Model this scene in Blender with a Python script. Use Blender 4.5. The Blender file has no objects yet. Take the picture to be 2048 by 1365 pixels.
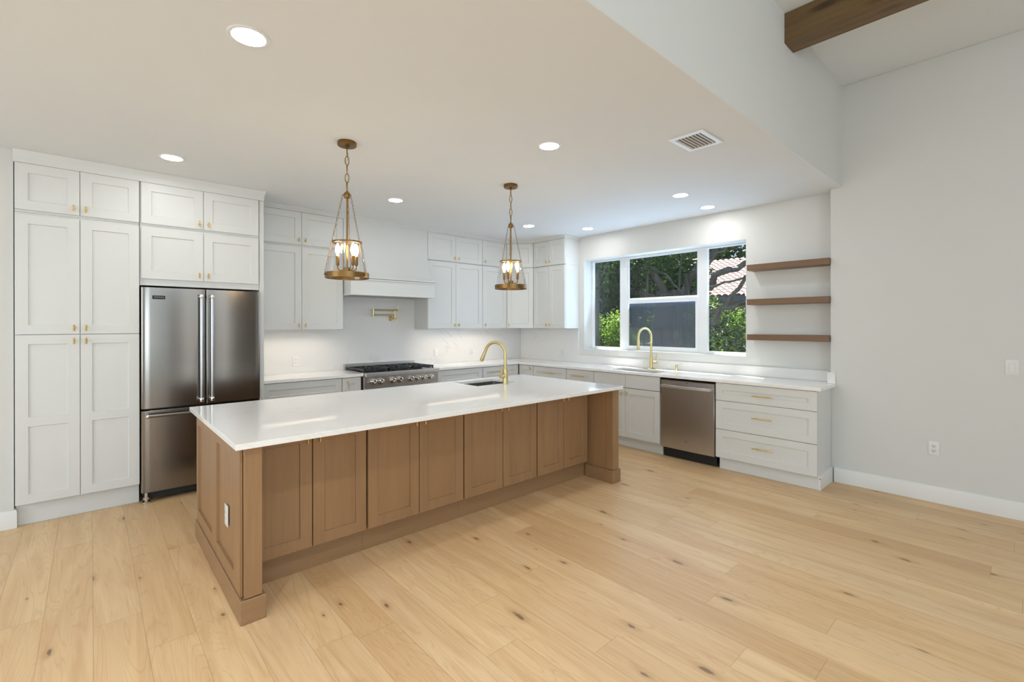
import bpy, bmesh, math, random
from mathutils import Vector, Matrix, noise
random.seed(7)
S = bpy.context.scene
C = S.collection
PI = math.pi

# ------------------------------------------------------------------ camera, sky, sun, exposure
cam_d = bpy.data.cameras.new('camera')
cam = bpy.data.objects.new('camera', cam_d)
C.objects.link(cam)
cam_d.sensor_fit = 'HORIZONTAL'
cam_d.sensor_width = 36.0
cam_d.lens = 36.0 * 934.3251 / 2048.0
cam_d.shift_y = (650.72 - 682.5) / 2048.0
cam_d.clip_start = 0.05
cam_d.clip_end = 200
cam.matrix_world = (Matrix.Translation((0, 0, 1.5165)) @ Matrix.Rotation(-0.7344, 4, 'Z')
                    @ Matrix.Rotation(PI / 2 - 0.0011, 4, 'X') @ Matrix.Rotation(-0.0010, 4, 'Z'))
S.camera = cam

SUN_TRAVEL = Vector((-1.0, -1.45, -3.3)).normalized()
world = bpy.data.worlds.new('sky')
S.world = world
world.use_nodes = True
wn = world.node_tree.nodes
wl = world.node_tree.links
wn.clear()
wo = wn.new('ShaderNodeOutputWorld')
wb = wn.new('ShaderNodeBackground')
ws = wn.new('ShaderNodeTexSky')
ws.sky_type = 'NISHITA'
ws.sun_disc = False
ws.sun_elevation = math.asin(-SUN_TRAVEL.z)
ws.sun_rotation = math.atan2(-SUN_TRAVEL.x, -SUN_TRAVEL.y)
wb.inputs['Strength'].default_value = 0.22
wl.new(ws.outputs[0], wb.inputs[0])
wl.new(wb.outputs[0], wo.inputs[0])

sun_d = bpy.data.lights.new('sun', 'SUN')
sun = bpy.data.objects.new('sun', sun_d)
C.objects.link(sun)
sun_d.energy = 16.0
sun_d.angle = 0.009
sun_d.color = (1.0, 0.96, 0.9)
sun.rotation_euler = SUN_TRAVEL.to_track_quat('-Z', 'Y').to_euler()

def area_light(name, loc, direction, sx, sy, power, color):
    d = bpy.data.lights.new(name, 'AREA')
    d.shape = 'RECTANGLE'
    d.size = sx
    d.size_y = sy
    d.energy = power
    d.color = color
    o = bpy.data.objects.new(name, d)
    C.objects.link(o)
    o.location = loc
    o.rotation_euler = Vector(direction).to_track_quat('-Z', 'Y').to_euler()
    return o
# fill lights added in invented openings out of view; the last is kitchen window daylight
area_light('rear_fill', (-1.45, -4.93, 1.35), (0, 1, 0.7), 3.6, 2.3, 128, (0.82, 0.98, 1.10))  # broad fill added behind the camera
area_light('fridge_streak_fill', (2.40, -4.93, 1.35), (0, 1, 0), 0.34, 2.3, 10, (0.92, 0.96, 1.0))  # narrow strip added for the bright streak on the refrigerator door
area_light('left_fill', (-3.93, 2.6, 1.6), (1, 0, 0.1), 3.0, 1.9, 66, (0.93, 0.99, 1.04))  # added to brighten the island's left end and the left floor
area_light('high_left_fill', (-3.93, -2.0, 2.95), (1, 0.25, 0.5), 2.6, 0.9, 14, (0.86, 0.97, 1.06))  # added to lift the high ceiling from the left
area_light('high_rear_fill', (1.2, -4.93, 3.15), (0, 1, 0.9), 4.0, 0.55, 44, (0.84, 0.97, 1.08))  # fill added at the rear, tilted up at the high ceiling
area_light('daylight_kitchen_window', (5.70, 3.3, 1.82), (-1, 0, 0.45), 2.1, 1.2, 20, (0.50, 0.74, 1.08))

# unseen spots added overhead to brighten the front floor
for sx_, sy_ in ((-1.3, 0.1), (0.6, 0.1)):
    sd = bpy.data.lights.new('floor_fill_spot', 'SPOT')
    sd.energy = 130
    sd.color = (0.97, 0.98, 1.0)
    sd.spot_size = math.radians(118)
    sd.spot_blend = 0.8
    sd.shadow_soft_size = 0.07
    so = bpy.data.objects.new('floor_fill_spot', sd)
    C.objects.link(so)
    so.location = (sx_, sy_, 3.74)

S.view_settings.view_transform = 'Standard'
S.view_settings.look = 'None'
S.view_settings.gamma = 1.0
S.view_settings.use_curve_mapping = False
S.view_settings.exposure = 0.16

# ------------------------------------------------------------------ measured dimensions
YT = 5.044      # front of the tall cabinets
YU = 5.494      # front of the wall cabinets
YBK = 5.853     # back wall
XR = 5.479      # window wall
XP = 5.336      # right wall (stands proud of the window wall)
XF = 4.878      # front of the base cabinets below the window
YF = 5.250      # front of the base cabinets along the back wall
CX, CY = 4.851, 5.2235   # worktop front edges
ZW = 0.944      # worktop height
ZI = 0.924      # island worktop height
ZK = 2.828      # kitchen ceiling
ZH = 3.790      # living room ceiling
YS = 1.200      # drop between the two ceilings
ZU = 1.4585     # underside of wall cabinets
ZS = 2.4054     # seam between wall cabinet rows
ZT = 2.7865     # top of wall cabinets
YCOR = 1.295    # where right wall steps back to the window wall

# ------------------------------------------------------------------ materials
def mat(name):
    m = bpy.data.materials.new(name)
    m.use_nodes = True
    nt = m.node_tree
    return m, nt, nt.nodes['Principled BSDF']
def srgb(r, g, b):
    def f(c):
        c /= 255.0
        return c / 12.92 if c <= 0.04045 else ((c + 0.055) / 1.055) ** 2.4
    return (f(r), f(g), f(b), 1.0)
def N(nt, t, **kw):
    n = nt.nodes.new(t)
    for k, v in kw.items():
        if k.startswith('i_'):
            n.inputs[k[2:].replace('_', ' ')].default_value = v
        else:
            setattr(n, k, v)
    return n
def M_(nt, op, a, b=None, c=None):
    n = nt.nodes.new('ShaderNodeMath')
    n.operation = op
    for i, v in enumerate((a, b, c)):
        if v is None: continue
        if isinstance(v, (int, float)): n.inputs[i].default_value = v
        else: nt.links.new(v, n.inputs[i])
    return n.outputs[0]
def coords(nt, scale=(1, 1, 1), rot=(0, 0, 0)):
    tc = N(nt, 'ShaderNodeNewGeometry')
    mp = N(nt, 'ShaderNodeMapping')
    mp.inputs['Scale'].default_value = scale
    mp.inputs['Rotation'].default_value = rot
    nt.links.new(tc.outputs['Position'], mp.inputs[0])
    return mp.outputs[0]
def noise_tex(nt, vec, scale, detail=4, rough=0.55, dist=0.0):
    n = N(nt, 'ShaderNodeTexNoise')
    n.inputs['Scale'].default_value = scale
    n.inputs['Detail'].default_value = detail
    n.inputs['Roughness'].default_value = rough
    n.inputs['Distortion'].default_value = dist
    nt.links.new(vec, n.inputs['Vector'])
    return n.outputs['Fac']
def ramp(nt, fac, stops):
    n = N(nt, 'ShaderNodeValToRGB')
    cr = n.color_ramp
    while len(cr.elements) < len(stops): cr.elements.new(0.5)
    for e, (p, c) in zip(cr.elements, stops):
        e.position = p
        e.color = c if len(c) == 4 else (*c, 1)
    nt.links.new(fac, n.inputs[0])
    return n.outputs[0]
def mixc(nt, fac, a, b, mode='MIX'):
    n = N(nt, 'ShaderNodeMix', data_type='RGBA', blend_type=mode)
    for s, v in ((0, fac), (6, a), (7, b)):
        if isinstance(v, (int, float)): n.inputs[s].default_value = v
        elif isinstance(v, tuple): n.inputs[s].default_value = v
        else: nt.links.new(v, n.inputs[s])
    return n.outputs[2]
def bump(nt, b, h, strength, dist=0.01):
    n = N(nt, 'ShaderNodeBump')
    n.inputs['Strength'].default_value = strength
    n.inputs['Distance'].default_value = dist
    nt.links.new(h, n.inputs['Height'])
    nt.links.new(n.outputs[0], b.inputs['Normal'])
def paint(name, col, rough=0.6, bumps=0.04, bscale=180, spec=0.5):
    m, nt, b = mat(name)
    v = coords(nt)
    f = noise_tex(nt, v, 3.0, 3)
    c2 = tuple(min(1, x * 0.97) for x in col[:3]) + (1,)
    nt.links.new(mixc(nt, f, col, c2), b.inputs['Base Color'])
    b.inputs['Roughness'].default_value = rough
    b.inputs['Specular IOR Level'].default_value = spec
    if bumps: bump(nt, b, noise_tex(nt, v, bscale, 2), bumps, 0.002)
    return m
MT = {}
MT['wall'] = paint('wall_paint', (0.715, 0.715, 0.69, 1), 0.7, 0.08, 120)
MT['rear_dark'] = paint('darkened_rear_wall_paint', (0.34, 0.32, 0.29, 1), 0.7, 0.08, 120)  # unseen rear wall darkened to dim the refrigerator's reflections and the bounce
MT['ceil'] = paint('ceiling_paint', (0.81, 0.84, 0.86, 1), 0.8, 0.1, 90)
MT['trim'] = paint('trim_paint', (0.83, 0.825, 0.80, 1), 0.4, 0)
MT['cab'] = paint('white_cabinet_lacquer', (0.73, 0.735, 0.715, 1), 0.38, 0)
MT['vinyl'] = paint('white_vinyl', (0.84, 0.86, 0.88, 1), 0.35, 0)
MT['plate'] = paint('white_plastic', (0.80, 0.795, 0.775, 1), 0.3, 0)
MT['dark'] = paint('dark_recess', (0.012, 0.012, 0.012, 1), 0.6, 0)
MT['iron'] = paint('black_cast_iron', (0.014, 0.015, 0.018, 1), 0.42, 0.2, 300)
MT['enamel'] = paint('black_enamel', (0.010, 0.010, 0.013, 1), 0.15, 0)
MT['rubber'] = paint('grey_rubber', (0.16, 0.16, 0.16, 1), 0.6, 0)
MT['fascia'] = paint('grey_fascia', (0.22, 0.27, 0.33, 1), 0.6, 0)
MT['stucco'] = paint('stucco', (0.50, 0.47, 0.42, 1), 0.85, 0.4, 30)

def metal(name, col, rough, brush=None, aniso=0.0, amt=0.10):
    m, nt, b = mat(name)
    b.inputs['Metallic'].default_value = 1.0
    b.inputs['Roughness'].default_value = rough
    b.inputs['Base Color'].default_value = (*col, 1)
    if brush:
        v = coords(nt, brush)
        f = noise_tex(nt, v, 1.0, 3, 0.6)
        lo = tuple(x * (1 - amt) for x in col) + (1,)
        hi = tuple(min(1, x * (1 + amt)) for x in col) + (1,)
        nt.links.new(mixc(nt, f, lo, hi), b.inputs['Base Color'])
        r = M_(nt, 'MULTIPLY_ADD', f, 0.08, rough - 0.04)
        nt.links.new(r, b.inputs['Roughness'])
        b.inputs['Anisotropic'].default_value = aniso
        bump(nt, b, f, 0.02, 0.0005)
    return m
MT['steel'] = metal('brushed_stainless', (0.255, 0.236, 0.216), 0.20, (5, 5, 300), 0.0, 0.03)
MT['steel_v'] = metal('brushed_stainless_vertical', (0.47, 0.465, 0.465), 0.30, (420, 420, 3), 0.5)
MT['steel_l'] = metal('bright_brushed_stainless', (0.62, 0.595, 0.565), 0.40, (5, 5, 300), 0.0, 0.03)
MT['chrome'] = metal('polished_steel', (0.72, 0.71, 0.69), 0.10)
MT['sinksteel'] = metal('sink_steel', (0.40, 0.39, 0.37), 0.30, (300, 8, 8), 0.3)
MT['brass'] = metal('satin_brass', (0.72, 0.52, 0.20), 0.28)
MT['champagne'] = metal('champagne_bronze', (0.62, 0.50, 0.24), 0.34)
MT['antique'] = metal('antique_brass', (0.25, 0.145, 0.052), 0.38, (40, 40, 40), 0.0, 0.2)

def wood_stain(name, base, dark, light, axis, rough=0.42, scale=1.0):
    m, nt, b = mat(name)
    st = [14.0, 14.0, 14.0]
    st[axis] = 1.1
    v = coords(nt, tuple(s * scale for s in st))
    f1 = noise_tex(nt, v, 1.0, 6, 0.62, 0.4)
    v2 = coords(nt, tuple((s * 6 if i != axis else s * 2.0) * scale for i, s in enumerate(st)))
    f2 = noise_tex(nt, v2, 1.0, 3, 0.6)
    v3 = coords(nt, (2.2, 2.2, 2.2))
    f3 = noise_tex(nt, v3, 1.0, 3)
    c = mixc(nt, ramp(nt, f1, [(0.3, (0, 0, 0)), (0.7, (1, 1, 1))]), dark, base)
    c = mixc(nt, M_(nt, 'MULTIPLY', ramp(nt, f2, [(0.35, (0, 0, 0)), (0.75, (1, 1, 1))]), 0.35), c, light)
    c = mixc(nt, M_(nt, 'MULTIPLY', ramp(nt, f3, [(0.35, (1, 1, 1)), (0.65, (0, 0, 0))]), 0.30), c, dark)
    nt.links.new(c, b.inputs['Base Color'])
    b.inputs['Roughness'].default_value = rough
    bump(nt, b, f2, 0.05, 0.001)
    return m
MT['island'] = wood_stain('stained_maple', (0.355, 0.203, 0.096, 1), (0.285, 0.160, 0.073, 1), (0.42, 0.25, 0.127, 1), 2)
MT['island_h'] = wood_stain('stained_maple_rail', (0.345, 0.200, 0.098, 1), (0.280, 0.160, 0.076, 1), (0.40, 0.245, 0.127, 1), 0)
MT['shelf'] = wood_stain('stained_shelf_wood', (0.205, 0.115, 0.055, 1), (0.150, 0.080, 0.036, 1), (0.25, 0.15, 0.08, 1), 1)
def beam_mat():
    m, nt, b = mat('rustic_beam_wood')
    v = coords(nt, (16, 1.0, 16))
    f = noise_tex(nt, v, 1.0, 6, 0.65, 0.6)
    c = ramp(nt, f, [(0.28, (0.085, 0.046, 0.014)), (0.5, (0.155, 0.092, 0.034)), (0.72, (0.20, 0.125, 0.052))])
    vo = N(nt, 'ShaderNodeTexVoronoi')
    nt.links.new(coords(nt, (7, 2.0, 7)), vo.inputs['Vector'])
    vo.inputs['Scale'].default_value = 1.0
    k = ramp(nt, vo.outputs['Distance'], [(0.10, (1, 1, 1)), (0.24, (0, 0, 0))])
    c = mixc(nt, M_(nt, 'MULTIPLY', k, 0.75), c, (0.03, 0.014, 0.006, 1))
    nt.links.new(c, b.inputs['Base Color'])
    b.inputs['Roughness'].default_value = 0.5
    bump(nt, b, f, 0.25, 0.004)
    return m
MT['beam'] = beam_mat()

def floor_mat():
    m, nt, b = mat('oak_planks')
    tc = N(nt, 'ShaderNodeTexCoord')
    sp = N(nt, 'ShaderNodeSeparateXYZ')
    nt.links.new(tc.outputs['Object'], sp.inputs[0])
    W, L = 0.19, 1.9
    xr = M_(nt, 'DIVIDE', M_(nt, 'ADD', sp.outputs[0], 0.19 * 40 - 0.009), W)
    row = M_(nt, 'FLOOR', xr)
    wn1 = N(nt, 'ShaderNodeTexWhiteNoise', noise_dimensions='1D')
    nt.links.new(row, wn1.inputs['W'])
    off = M_(nt, 'MULTIPLY', wn1.outputs['Value'], 7.3)
    yr = M_(nt, 'DIVIDE', M_(nt, 'ADD', M_(nt, 'ADD', sp.outputs[1], 30.0), off), L)
    colm = M_(nt, 'FLOOR', yr)
    cb = N(nt, 'ShaderNodeCombineXYZ')
    nt.links.new(row, cb.inputs[0]); nt.links.new(colm, cb.inputs[1])
    wn2 = N(nt, 'ShaderNodeTexWhiteNoise', noise_dimensions='2D')
    nt.links.new(cb.outputs[0], wn2.inputs['Vector'])
    # grain coordinates shifted per plank
    sh = N(nt, 'ShaderNodeVectorMath', operation='MULTIPLY_ADD')
    nt.links.new(wn2.outputs['Color'], sh.inputs[0])
    sh.inputs[1].default_value = (13.0, 17.0, 5.0)
    nt.links.new(tc.outputs['Object'], sh.inputs[2])
    def mapped(sc):
        mp = N(nt, 'ShaderNodeMapping')
        mp.inputs['Scale'].default_value = sc
        nt.links.new(sh.outputs[0], mp.inputs[0])
        return mp.outputs[0]
    g1 = noise_tex(nt, mapped((9, 0.9, 1)), 1.0, 5, 0.6, 1.4)
    g2 = noise_tex(nt, mapped((70, 2.2, 1)), 1.0, 4, 0.65, 0.3)
    g3 = noise_tex(nt, mapped((2.5, 0.7, 1)), 1.0, 3, 0.5)
    tone = ramp(nt, wn2.outputs['Value'], [(0.0, srgb(208, 171, 122)), (0.2, srgb(226, 192, 143)), (0.55, srgb(234, 203, 155)), (0.8, srgb(230, 200, 156)), (1.0, srgb(216, 181, 134))])
    c = mixc(nt, M_(nt, 'MULTIPLY', ramp(nt, g1, [(0.35, (1, 1, 1)), (0.60, (0, 0, 0))]), 0.50), tone, srgb(196, 152, 104))
    c = mixc(nt, M_(nt, 'MULTIPLY', ramp(nt, g2, [(0.42, (0, 0, 0)), (0.72, (1, 1, 1))]), 0.30), c, srgb(236, 214, 180))
    c = mixc(nt, M_(nt, 'MULTIPLY', ramp(nt, g3, [(0.4, (1, 1, 1)), (0.7, (0, 0, 0))]), 0.22), c, srgb(198, 156, 112))
    # growth-ring contour lines of flat-sawn boards
    gr = noise_tex(nt, mapped((5.0, 0.42, 1)), 1.0, 2, 0.45, 0.7)
    ringv = M_(nt, 'FRACT', M_(nt, 'MULTIPLY', gr, 30.0))
    rings = M_(nt, 'MULTIPLY', ramp(nt, ringv, [(0.0, (1, 1, 1)), (0.16, (0, 0, 0)), (0.88, (0, 0, 0)), (1.0, (1, 1, 1))]), 0.26)
    c = mixc(nt, rings, c, srgb(182, 140, 92))
    # knots: sparse dark streaked spots
    vo = N(nt, 'ShaderNodeTexVoronoi', voronoi_dimensions='2D')
    vo.inputs['Scale'].default_value = 1.0
    vo.inputs['Randomness'].default_value = 1.0
    dn = N(nt, 'ShaderNodeVectorMath', operation='MULTIPLY_ADD')
    nz = N(nt, 'ShaderNodeTexNoise')
    nz.inputs['Scale'].default_value = 18.0
    nt.links.new(sh.outputs[0], nz.inputs['Vector'])
    nt.links.new(nz.outputs['Color'], dn.inputs[0])
    dn.inputs[1].default_value = (0.10, 0.14, 0)
    nt.links.new(mapped((5.2, 2.0, 1)), dn.inputs[2])
    nt.links.new(dn.outputs[0], vo.inputs['Vector'])
    sel = N(nt, 'ShaderNodeSeparateColor')
    nt.links.new(vo.outputs['Color'], sel.inputs[0])
    pick = M_(nt, 'GREATER_THAN', sel.outputs[0], 0.66)
    size = M_(nt, 'MULTIPLY_ADD', sel.outputs[1], 0.065, 0.020)
    core = M_(nt, 'SMOOTH_MIN', M_(nt, 'MAXIMUM', M_(nt, 'SUBTRACT', 1.0, M_(nt, 'DIVIDE', vo.outputs['Distance'], size)), 0.0), 1.0, 0.05)
    halo = M_(nt, 'MAXIMUM', M_(nt, 'SUBTRACT', 1.0, M_(nt, 'DIVIDE', vo.outputs['Distance'], M_(nt, 'MULTIPLY', size, 2.8))), 0.0)
    c = mixc(nt, M_(nt, 'MULTIPLY', M_(nt, 'MULTIPLY', halo, pick), 0.55), c, srgb(168, 126, 84))
    c = mixc(nt, M_(nt, 'MINIMUM', M_(nt, 'MULTIPLY', M_(nt, 'MULTIPLY', core, pick), 1.5), 0.70), c, srgb(100, 76, 54))
    # joints
    fx = M_(nt, 'FRACT', xr)
    fy = M_(nt, 'FRACT', yr)
    ex = M_(nt, 'MINIMUM', fx, M_(nt, 'SUBTRACT', 1.0, fx))
    ey = M_(nt, 'MULTIPLY', M_(nt, 'MINIMUM', fy, M_(nt, 'SUBTRACT', 1.0, fy)), L / W)
    e = M_(nt, 'MINIMUM', ex, ey)
    joint = ramp(nt, e, [(0.003, (1, 1, 1)), (0.011, (0, 0, 0))])
    c = mixc(nt, M_(nt, 'MULTIPLY', joint, 0.42), c, srgb(140, 104, 66))
    nt.links.new(c, b.inputs['Base Color'])
    nt.links.new(M_(nt, 'MULTIPLY_ADD', g2, 0.16, 0.34), b.inputs['Roughness'])
    b.inputs['Specular IOR Level'].default_value = 0.42
    bump(nt, b, M_(nt, 'SUBTRACT', M_(nt, 'MULTIPLY', g2, 0.25), joint), 0.12, 0.002)
    return m
MT['floor'] = floor_mat()

def quartz(name, base, vein, amount, rough, sc=1.0):
    m, nt, b = mat(name)
    v = coords(nt, (sc, sc, sc), (0.5, 0.35, 0.6))
    n1 = noise_tex(nt, v, 0.9, 7, 0.62, 0.9)
    d = M_(nt, 'ABSOLUTE', M_(nt, 'SUBTRACT', n1, 0.5))
    ln = ramp(nt, d, [(0.0, (1, 1, 1)), (0.004, (0.4, 0.4, 0.4)), (0.012, (0, 0, 0))])
    msk = ramp(nt, noise_tex(nt, v, 1.3, 2), [(0.50, (0, 0, 0)), (0.66, (1, 1, 1))])
    f = M_(nt, 'MULTIPLY', M_(nt, 'MULTIPLY', ln, msk), amount)
    cloud = M_(nt, 'MULTIPLY', ramp(nt, noise_tex(nt, v, 2.0, 4), [(0.4, (0, 0, 0)), (0.7, (1, 1, 1))]), 0.06)
    c = mixc(nt, cloud, base, vein)
    nt.links.new(mixc(nt, f, c, vein), b.inputs['Base Color'])
    b.inputs['Roughness'].default_value = rough
    return m
MT['quartz'] = quartz('white_quartz', (0.94, 0.925, 0.895, 1), (0.66, 0.63, 0.59, 1), 0.34, 0.06, 0.8)
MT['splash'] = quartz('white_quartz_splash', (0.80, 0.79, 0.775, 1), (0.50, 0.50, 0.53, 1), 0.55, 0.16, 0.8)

def glass_mat(name, tint, refl, rough=0.0):
    m = bpy.data.materials.new(name)
    m.use_nodes = True
    nt = m.node_tree
    nt.nodes.clear()
    o = N(nt, 'ShaderNodeOutputMaterial')
    tr = N(nt, 'ShaderNodeBsdfTransparent')
    tr.inputs[0].default_value = tint
    gl = N(nt, 'ShaderNodeBsdfGlossy')
    gl.inputs['Roughness'].default_value = rough
    lw = N(nt, 'ShaderNodeLayerWeight')
    lw.inputs['Blend'].default_value = 0.5
    f5 = M_(nt, 'POWER', lw.outputs['Facing'], 5.0)
    mx = N(nt, 'ShaderNodeMixShader')
    nt.links.new(M_(nt, 'MINIMUM', M_(nt, 'MULTIPLY', M_(nt, 'MULTIPLY_ADD', f5, 0.80, 0.035), refl), 1.0), mx.inputs[0])
    nt.links.new(tr.outputs[0], mx.inputs[1])
    nt.links.new(gl.outputs[0], mx.inputs[2])
    nt.links.new(mx.outputs[0], o.inputs[0])
    return m
MT['pane'] = glass_mat('window_glass', (0.93, 0.96, 0.96, 1), 1.0)
MT['shade'] = glass_mat('lamp_glass', (0.975, 0.97, 0.96, 1), 1.3)
def screen_mat():
    m = bpy.data.materials.new('insect_mesh')
    m.use_nodes = True
    nt = m.node_tree
    nt.nodes.clear()
    o = N(nt, 'ShaderNodeOutputMaterial')
    tr = N(nt, 'ShaderNodeBsdfTransparent')
    df = N(nt, 'ShaderNodeBsdfDiffuse')
    df.inputs[0].default_value = (0.17, 0.19, 0.23, 1)
    mx = N(nt, 'ShaderNodeMixShader')
    v = coords(nt, (1, 40, 0.7))
    f = noise_tex(nt, v, 1.0, 3)
    nt.links.new(M_(nt, 'MULTIPLY_ADD', f, 0.25, 0.38), mx.inputs[0])
    nt.links.new(tr.outputs[0], mx.inputs[1])
    nt.links.new(df.outputs[0], mx.inputs[2])
    nt.links.new(mx.outputs[0], o.inputs[0])
    return m
MT['screen'] = screen_mat()
def emit(name, col, s):
    m = bpy.data.materials.new(name)
    m.use_nodes = True
    nt = m.node_tree
    nt.nodes.clear()
    o = N(nt, 'ShaderNodeOutputMaterial')
    e = N(nt, 'ShaderNodeEmission')
    e.inputs[0].default_value = (*col, 1)
    e.inputs[1].default_value = s
    nt.links.new(e.outputs[0], o.inputs[0])
    return m
MT['lens'] = emit('downlight_lens', (0.97, 0.975, 0.96), 70.0)
MT['bulb'] = emit('candle_bulb', (1.0, 0.70, 0.36), 60.0)
MT['led'] = emit('led_strip', (1.0, 0.86, 0.70), 30.0)
def leaf_mat(name, c1, c2, c3):
    m, nt, b = mat(name)
    v = coords(nt)
    wn_ = N(nt, 'ShaderNodeTexWhiteNoise', noise_dimensions='3D')
    sn = N(nt, 'ShaderNodeVectorMath', operation='SNAP')
    sn.inputs[1].default_value = (0.06, 0.06, 0.06)
    nt.links.new(v, sn.inputs[0])
    nt.links.new(sn.outputs[0], wn_.inputs['Vector'])
    c = ramp(nt, wn_.outputs['Value'], [(0.0, c1), (0.5, c2), (1.0, c3)])
    nt.links.new(c, b.inputs['Base Color'])
    b.inputs['Roughness'].default_value = 0.32
    tl = N(nt, 'ShaderNodeBsdfTranslucent')
    nt.links.new(c, tl.inputs[0])
    mx = N(nt, 'ShaderNodeMixShader')
    mx.inputs[0].default_value = 0.55
    nt.links.new(b.outputs[0], mx.inputs[1])
    nt.links.new(tl.outputs[0], mx.inputs[2])
    nt.links.new(mx.outputs[0], nt.nodes['Material Output'].inputs[0])
    return m
MT['hedge'] = leaf_mat('hedge_leaves', (0.07, 0.17, 0.012), (0.20, 0.36, 0.03), (0.42, 0.56, 0.07))
MT['leaf'] = leaf_mat('tree_leaves', (0.018, 0.050, 0.014), (0.040, 0.105, 0.024), (0.10, 0.20, 0.05))
MT['bark'] = wood_stain('grey_bark', (0.15, 0.145, 0.135, 1), (0.05, 0.048, 0.044, 1), (0.42, 0.41, 0.39, 1), 2, 0.9, 0.5)
MT['soil'] = paint('leaf_litter', (0.035, 0.030, 0.022, 1), 0.95, 0.5, 12)
MT['rooftile'] = paint('clay_tile', (0.72, 0.54, 0.48, 1), 0.7, 0.3, 15)

# ------------------------------------------------------------------ mesh helpers
class MB:
    def __init__(self):
        self.v = []
        self.f = []
        self.curves = False
    def add(self, vs, fs):
        o = len(self.v)
        self.v += [tuple(p) for p in vs]
        self.f += [tuple(i + o for i in f) for f in fs]
        return self
    def box(self, x0, x1, y0, y1, z0, z1):
        vs = [(x, y, z) for z in (z0, z1) for y in (y0, y1) for x in (x0, x1)]
        return self.add(vs, [(0, 2, 3, 1), (4, 5, 7, 6), (0, 1, 5, 4), (2, 6, 7, 3), (0, 4, 6, 2), (1, 3, 7, 5)])
    def prism(self, poly, z0, z1):
        n = len(poly)
        vs = [(x, y, z0) for x, y in poly] + [(x, y, z1) for x, y in poly]
        fs = [tuple(range(n))[::-1], tuple(range(n, 2 * n))]
        fs += [(i, (i + 1) % n, n + (i + 1) % n, n + i) for i in range(n)]
        return self.add(vs, fs)
    def slab(self, us, vs_, filled, a0, a1, axis='z'):
        # solid made of grid cells, extruded a0..a1 along axis; filled(i, j) says which cells exist
        def P(u, v, a):
            return {'z': (u, v, a), 'x': (a, u, v), 'y': (u, a, v)}[axis]
        nu, nv = len(us) - 1, len(vs_) - 1
        idx = {}
        vs, fs = [], []
        def vid(i, j, k):
            key = (i, j, k)
            if key not in idx:
                idx[key] = len(vs)
                vs.append(P(us[i], vs_[j], (a0, a1)[k]))
            return idx[key]
        F = lambda i, j: 0 <= i < nu and 0 <= j < nv and filled(i, j)
        for i in range(nu):
            for j in range(nv):
                if not F(i, j): continue
                fs.append((vid(i, j, 1), vid(i + 1, j, 1), vid(i + 1, j + 1, 1), vid(i, j + 1, 1)))
                fs.append((vid(i, j, 0), vid(i, j + 1, 0), vid(i + 1, j + 1, 0), vid(i + 1, j, 0)))
                if not F(i, j - 1): fs.append((vid(i, j, 0), vid(i + 1, j, 0), vid(i + 1, j, 1), vid(i, j, 1)))
                if not F(i, j + 1): fs.append((vid(i + 1, j + 1, 0), vid(i, j + 1, 0), vid(i, j + 1, 1), vid(i + 1, j + 1, 1)))
                if not F(i - 1, j): fs.append((vid(i, j + 1, 0), vid(i, j, 0), vid(i, j, 1), vid(i, j + 1, 1)))
                if not F(i + 1, j): fs.append((vid(i + 1, j, 0), vid(i + 1, j + 1, 0), vid(i + 1, j + 1, 1), vid(i + 1, j, 1)))
        if axis == 'y':
            fs = [f[::-1] for f in fs]
        return self.add(vs, fs)
    def tube(self, pts, r, seg=12, closed=False, caps=True):
        pts = [Vector(p) for p in pts]
        n = len(pts)
        rs = r if isinstance(r, (list, tuple)) else [r] * n
        T = []
        for i in range(n):
            a = pts[(i - 1) % n] if closed or i else pts[0]
            b = pts[(i + 1) % n] if closed or i < n - 1 else pts[-1]
            t = (b - a)
            T.append(t.normalized() if t.length > 1e-9 else Vector((0, 0, 1)))
        u = T[0].orthogonal().normalized()
        vs, fs = [], []
        for i in range(n):
            u = (u - T[i] * u.dot(T[i]))
            u = u.normalized() if u.length > 1e-6 else T[i].orthogonal().normalized()
            w = T[i].cross(u)
            for k in range(seg):
                a = 2 * PI * k / seg
                vs.append(pts[i] + (u * math.cos(a) + w * math.sin(a)) * rs[i])
        m = n if closed else n - 1
        for i in range(m):
            for k in range(seg):
                j = (i + 1) % n
                fs.append((i * seg + k, i * seg + (k + 1) % seg, j * seg + (k + 1) % seg, j * seg + k))
        if caps and not closed:
            fs.append(tuple(range(seg))[::-1])
            fs.append(tuple((n - 1) * seg + k for k in range(seg)))
        return self.add(vs, fs)
    def cyl(self, p0, p1, r, seg=20):
        return self.tube([p0, p1], r, seg)
    def lathe(self, prof, center=(0, 0, 0), axis=(0, 0, 1), seg=32, closed=False):
        # prof: list of (radius, height along axis)
        q = Vector((0, 0, 1)).rotation_difference(Vector(axis).normalized())
        c = Vector(center)
        vs, fs = [], []
        n = len(prof)
        for (r, h) in prof:
            for k in range(seg):
                a = 2 * PI * k / seg
                vs.append(c + q @ Vector((r * math.cos(a), r * math.sin(a), h)))
        m = n if closed else n - 1
        for i in range(m):
            j = (i + 1) % n
            for k in range(seg):
                fs.append((i * seg + k, i * seg + (k + 1) % seg, j * seg + (k + 1) % seg, j * seg + k))
        if not closed:
            if prof[0][0] > 1e-6: fs.append(tuple(range(seg))[::-1])
            if prof[-1][0] > 1e-6: fs.append(tuple((n - 1) * seg + k for k in range(seg)))
        return self.add(vs, fs)
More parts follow.
